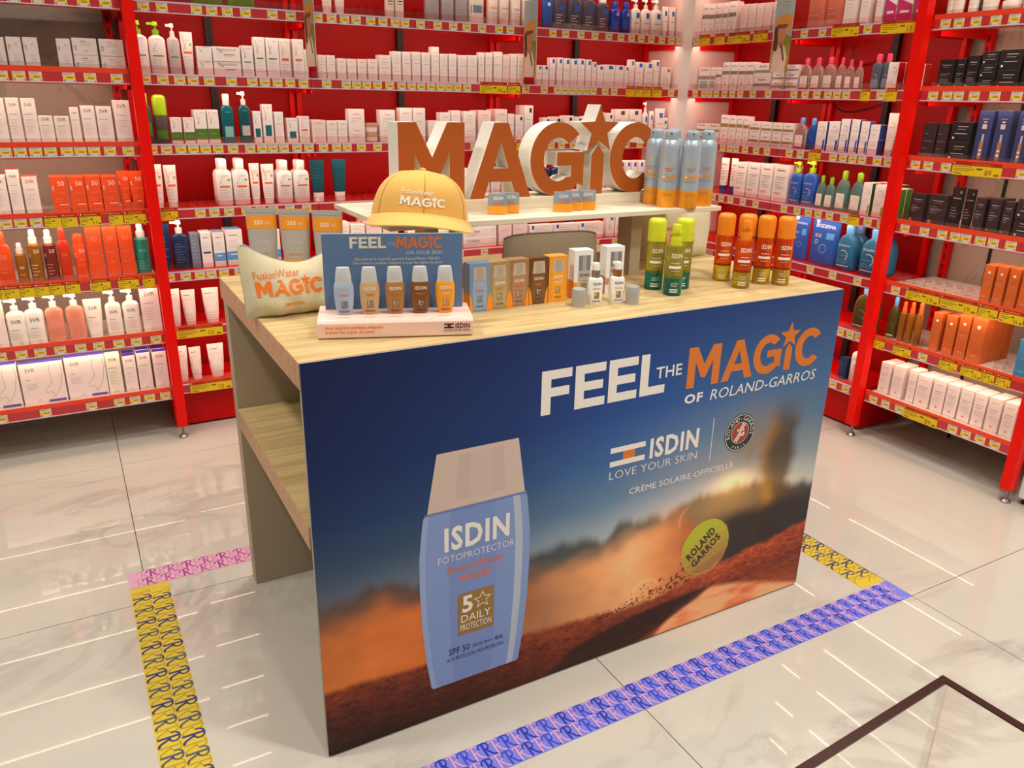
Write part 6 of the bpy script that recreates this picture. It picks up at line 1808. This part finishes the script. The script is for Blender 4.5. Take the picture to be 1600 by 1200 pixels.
for dz, flip in ((.0015, False), (-.0015, True)):
    vs = [brim(-A + 2 * A * i / nb, j / nq, dz) for j in range(nq + 1) for i in range(nb + 1)]
    fs = []
    for j in range(nq):
        for i in range(nb):
            a = j * (nb + 1) + i
            f = (a, a + nb + 1, a + nb + 2, a + 1)
            fs.append(tuple(reversed(f)) if flip else f)
    m.add(vs, [tuple(reversed(f)) for f in fs], capf)
edge = [[brim(-A + 2 * A * i / nb, 1, d) for d in (.0015, -.0015)] for i in range(nb + 1)]
m.add([p for q in edge for p in q], [(2 * i, 2 * i + 1, 2 * i + 3, 2 * i + 2) for i in range(nb)], capf)
link('brim', m.mesh('brim', True, 1.2), hat)
m = MB()
emb = mat('white_embroidery', (244, 240, 228), .7, bump=.4, scale=300)
m.text('FusionWater', -.016, .071, emb, crown_s, .0018, h=.0115, w=.070)
for _, loops in WORDMARK:
    m.prism([[(-.050 + p[0] * .0228, .044 + p[1] * .0205) for p in l] for l in loops], 0, None, emb, fn=lambda u, v, t: crown_s(u, v, .0018))
link('embroidery', m.mesh('embroidery'), hat)

# ------------------------------------------------------------------ floor tape
def tape(name, x0, x1, y0, y1, base, inks, label, lengthwise_x):
    o = empty(name, (x0, y0, 0))
    tag(o, label, 'floor tape', 'patterned tape strips on the floor')
    w, d = x1 - x0, y1 - y0
    link('tape_base', MB().box(0, w, 0, d, 0.0002, .0010, base).mesh('tape_base'), o)
    m = MB()
    L, T = (w, d) if lengthwise_x else (d, w)
    def put(u, v, e=0.0):
        return (u, v, .0010 + e) if lengthwise_x else (v, d - u, .0010 + e)
    def glyph_R(u, v, h, ink, e, k=1.0):
        # a swash capital R: stem, bowl, leg and a curl at its foot
        def stroke(pts, wd):
            wd = wd * k
            for a, c in zip(pts, pts[1:]):
                dx, dy = c[0] - a[0], c[1] - a[1]
                n = math.hypot(dx, dy) or 1
                nx, ny = -dy / n * wd / 2, dx / n * wd / 2
                m.add([put(a[0] + nx, a[1] + ny, e), put(a[0] - nx, a[1] - ny, e), put(c[0] - nx, c[1] - ny, e), put(c[0] + nx, c[1] + ny, e)], [(0, 1, 2, 3)], ink)
        s = h
        stroke([(u - .02 * s, v), (u - .02 * s, v + .95 * s)], .14 * s)
        stroke([(u - .30 * s, v + .62 * s), (u - .30 * s, v + .82 * s), (u - .16 * s, v + .97 * s), (u + .05 * s, v + s), (u + .24 * s, v + .94 * s), (u + .32 * s, v + .76 * s), (u + .24 * s, v + .58 * s), (u + .04 * s, v + .52 * s)], .10 * s)
        stroke([(u + .10 * s, v + .52 * s), (u + .30 * s, v + .14 * s), (u + .44 * s, v + .02 * s), (u + .54 * s, v + .06 * s)], .13 * s)
    rows, h = 2, T * .46
    pitch = h * 1.25
    for r in range(rows):
        n = int(L / (pitch * .5))
        for k in range(1, n):
            u = k * pitch * .5 + r * pitch * .25
            if u > L - h * .6 or u < h * .4:
                continue
            v = T * (.03 + .49 * r)
            if k % 2 == 0:
                glyph_R(u, v, h, inks[0] if (k // 2) % 2 else inks[1], .0003)
            else:
                glyph_R(u, v, h, inks[2], .0002, .6)
    link('tape_print', m.mesh('tape_print'), o)
    return o
ty_ = mat('tape_yellow', (206, 180, 52), .5, noise=.03)
tape('floor_tape', -.30, 1.935, -.238, -.137, mat('tape_blue', (112, 120, 208), .5, noise=.03), (mat('tape_ink_blue', (44, 48, 160)), mat('tape_ink_navy', (62, 66, 190)), mat('tape_ink_pink', (232, 156, 170))), 'violet blue tape with R monograms in front of the poster', True)
tape('floor_tape', -.372, -.255, -.235, .990, ty_, (mat('tape_ink_deep', (52, 52, 110)), mat('tape_ink_slate', (84, 84, 100)), mat('tape_ink_ochre', (170, 140, 40))), 'yellow tape with R monograms left of the counter', False)
tape('floor_tape', -.372, 1.935, .992, 1.092, mat('tape_pink', (214, 160, 186), .5, noise=.03), (mat('tape_ink_magenta', (156, 52, 128)), mat('tape_ink_plum', (170, 80, 140)), mat('tape_ink_rose', (190, 130, 150))), 'pink tape with R monograms behind the counter', True)
tape('floor_tape', 1.818, 1.930, -.130, .990, ty_, (mat('tape_ink_deep', (52, 52, 110)), mat('tape_ink_slate', (84, 84, 100)), mat('tape_ink_ochre', (170, 140, 40))), 'yellow tape with R monograms right of the counter', False)

# ------------------------------------------------------------------ clear acrylic bin by the camera
acr = mat('clear_acrylic', (250, 248, 246), .02, trans=1.0, ior=1.30)
acre = mat('acrylic_edge', (70, 40, 36), .15, trans=.35, ior=1.45)
bn = empty('acrylic_bin', (.28, -1.34, 0), math.radians(3.5))
tag(bn, 'tall clear acrylic bin with dark polished rim', 'bin')
bw, bd_, bh, th = .285, .235, .85, .011
for nm, (a, c, d, e_) in {'front_wall': (-bw, bw, -bd_, -bd_ + th), 'rear_wall': (-bw, bw, bd_ - th, bd_), 'left_wall': (-bw, -bw + th, -bd_ + th, bd_ - th), 'right_wall': (bw - th, bw, -bd_ + th, bd_ - th)}.items():
    link(nm, MB().box(a, c, d, e_, .002, bh - .0025, acr).mesh(nm), bn)
    link('rim', MB().box(a, c, d, e_, bh - .0022, bh, acre).mesh('rim'), bn)
link('bottom', MB().box(-bw + th, bw - th, -bd_ + th, bd_ - th, .002, .010, acr).mesh('bottom'), bn)
film = clear_plastic('crinkled_film', (240, 236, 236), .22)
def crumple(seed, R):
    r = random.Random(seed)
    b = MB()
    n = 12
    vs = []
    for j in range(n + 1):
        for i in range(n + 1):
            x, y = -R + 2 * R * i / n, -R * .8 + 1.6 * R * j / n
            vs.append((x + r.uniform(-.012, .012), y + r.uniform(-.012, .012), .04 * math.sin(9 * x + seed) + .03 * math.cos(13 * y) + r.uniform(-.022, .022)))
    fs = []
    for j in range(n):
        for i in range(n):
            a = j * (n + 1) + i
            fs += [(a, a + 1, a + n + 2), (a, a + n + 2, a + n + 1)]
    b.add(vs, fs, film)
    return b.mesh('plastic_film')
for k, (x, y, z, lab) in enumerate([(.30, -1.30, .60, 'upper crumpled clear plastic wrap inside the acrylic bin'), (.26, -1.36, .48, 'lower crumpled clear plastic wrap inside the acrylic bin')]):
    tag(link('plastic_film', crumple(k, .15), None, (x, y, z), .4 * k), lab, 'plastic wrap', 'plastic wraps in the bin')

# ------------------------------------------------------------------ blade flags on the shelving
def flag_mesh():
    b = MB()
    W, H = .105, .36
    b.box(-.0008, .0008, 0, W, 0, H, card('white'))
    s = lambda u, v, e=0.0: (-.0008 - e, W - u, v)      # print faces local -x
    f2 = lambda u, v, e=0.0: (-.0008 - e, W - u, v)
    def P(pts, c, e):
        b.poly([(u * W, v * H) for u, v in pts], mat('flag_%d_%d_%d' % c, c, .5), s, e)
    P([(0, 0), (1, 0), (1, 1), (0, 1)], (150, 176, 176), .0002)
    P([(0, 0), (1, 0), (1, .42), (0, .40)], (150, 138, 62), .0004)
    P([(.5, .25), (1, .2), (1, .46), (.6, .5)], (128, 132, 52), .0006)
    # straw hat, hair, face, neck and white shirt of the pictured woman
    P([(.05, .0), (.82, .0), (.86, .20), (.70, .33), (.42, .38), (.12, .28)], (206, 188, 168), .0008)
    P([(.06, .56), (.24, .60), (.30, .30), (.22, .26), (.08, .28)], (84, 48, 36), .0010)
    P([(.22, .58), (.66, .58), (.70, .50), (.62, .42), (.50, .38), (.34, .40), (.24, .48)], (188, 126, 92), .0012)
    P([(.34, .42), (.54, .39), (.50, .31), (.36, .32)], (178, 116, 84), .0011)
    P([(.44, .36), (.54, .36), (.74, .16), (.66, .14)], (100, 60, 44), .0013)
    P([(.02, .56), (.10, .68), (.36, .71), (.60, .75), (.90, .72), (.96, .62), (.88, .52), (.80, .50), (.74, .60), (.50, .63), (.24, .60)], (204, 140, 54), .0014)
    P([(.16, .60), (.74, .62), (.70, .57), (.24, .55)], (120, 74, 44), .0015)
    for k in range(3):
        b.rect(.42 * W, (.93 - .045 * k) * H, .74 * W, (.942 - .045 * k) * H, C('grey'), s, .0006)
    return b.mesh('blade_flag')
FLAG = flag_mesh()
for (wk, x, z, lab) in (('B', .703, 1.668, 'narrow photo flag of a woman in straw hat, left bay joint'), ('B', 1.835, 1.655, 'narrow photo flag of a woman in straw hat, beside blue-capped bottles'), ('R', .738, 1.700, 'narrow photo flag of a woman in straw hat, right wall')):
    W = WALLS[wk]
    o = link('shelf_flag', FLAG, None, W.at(x, -.110, z), W.rz + (math.radians(8) if wk == 'B' else math.radians(167)))
    if wk == 'R':
        o.location = W.at(x, -.004, z)
    tag(o, lab, 'flag sign', 'photo flags on the shelving')

# white cabinet beyond the right-hand bay
cab = empty('white_cabinet', (3.11, -.36, 0))
tag(cab, 'white cabinet side next to the far right red post', 'cabinet')
link('body', MB().box(-.19, .20, -.30, .346, .03, 2.2, white_lam, .004).mesh('body'), cab)
link('base', MB().box(-.17, .19, -.29, .336, 0, .0298, blackmetal).mesh('base'), cab)

# loose cables behind the right wall products
def cable(pts, r, name, root):
    b = MB()
    rs = []
    n = len(pts)
    P = [Vector(p) for p in pts]
    for i in range((n - 1) * 6 + 1):
        t = i / 6
        k = min(int(t), n - 2)
        f = t - k
        p0, p1, p2, p3 = P[max(0, k - 1)], P[k], P[k + 1], P[min(n - 1, k + 2)]
        q = .5 * ((2 * p1) + (-p0 + p2) * f + (2 * p0 - 5 * p1 + 4 * p2 - p3) * f * f + (-p0 + 3 * p1 - 3 * p2 + p3) * f ** 3)
        rs.append([(q.x + r * math.cos(a), q.y + r * math.sin(a) * .6, q.z + r * math.sin(a)) for a in (0, 1.05, 2.1, 3.14, 4.19, 5.24)])
    b.rings(rs, blackmetal)
    return link(name, b.mesh(name, True), root)
for o in [q for q in col.objects if q.name.startswith('shelving_bay')]:
    if o['label'].startswith('red right wall bay before'):
        cable([(.10, .335, 1.84), (.12, .33, 1.76), (.22, .33, 1.75), (.31, .33, 1.79), (.34, .335, 1.84)], .0025, 'cable', o)
        cable([(.02, .335, 1.565), (.10, .33, 1.52), (.22, .33, 1.53), (.32, .335, 1.56)], .0025, 'cable', o)
        cable([(.33, .335, 1.84), (.34, .33, 1.70), (.31, .33, 1.62)], .0025, 'cable', o)
    if o['label'].startswith('wide red bay'):
        cable([(.02, .30, 1.84), (.05, .305, 1.76), (.04, .30, 1.66)], .0025, 'cable', o)
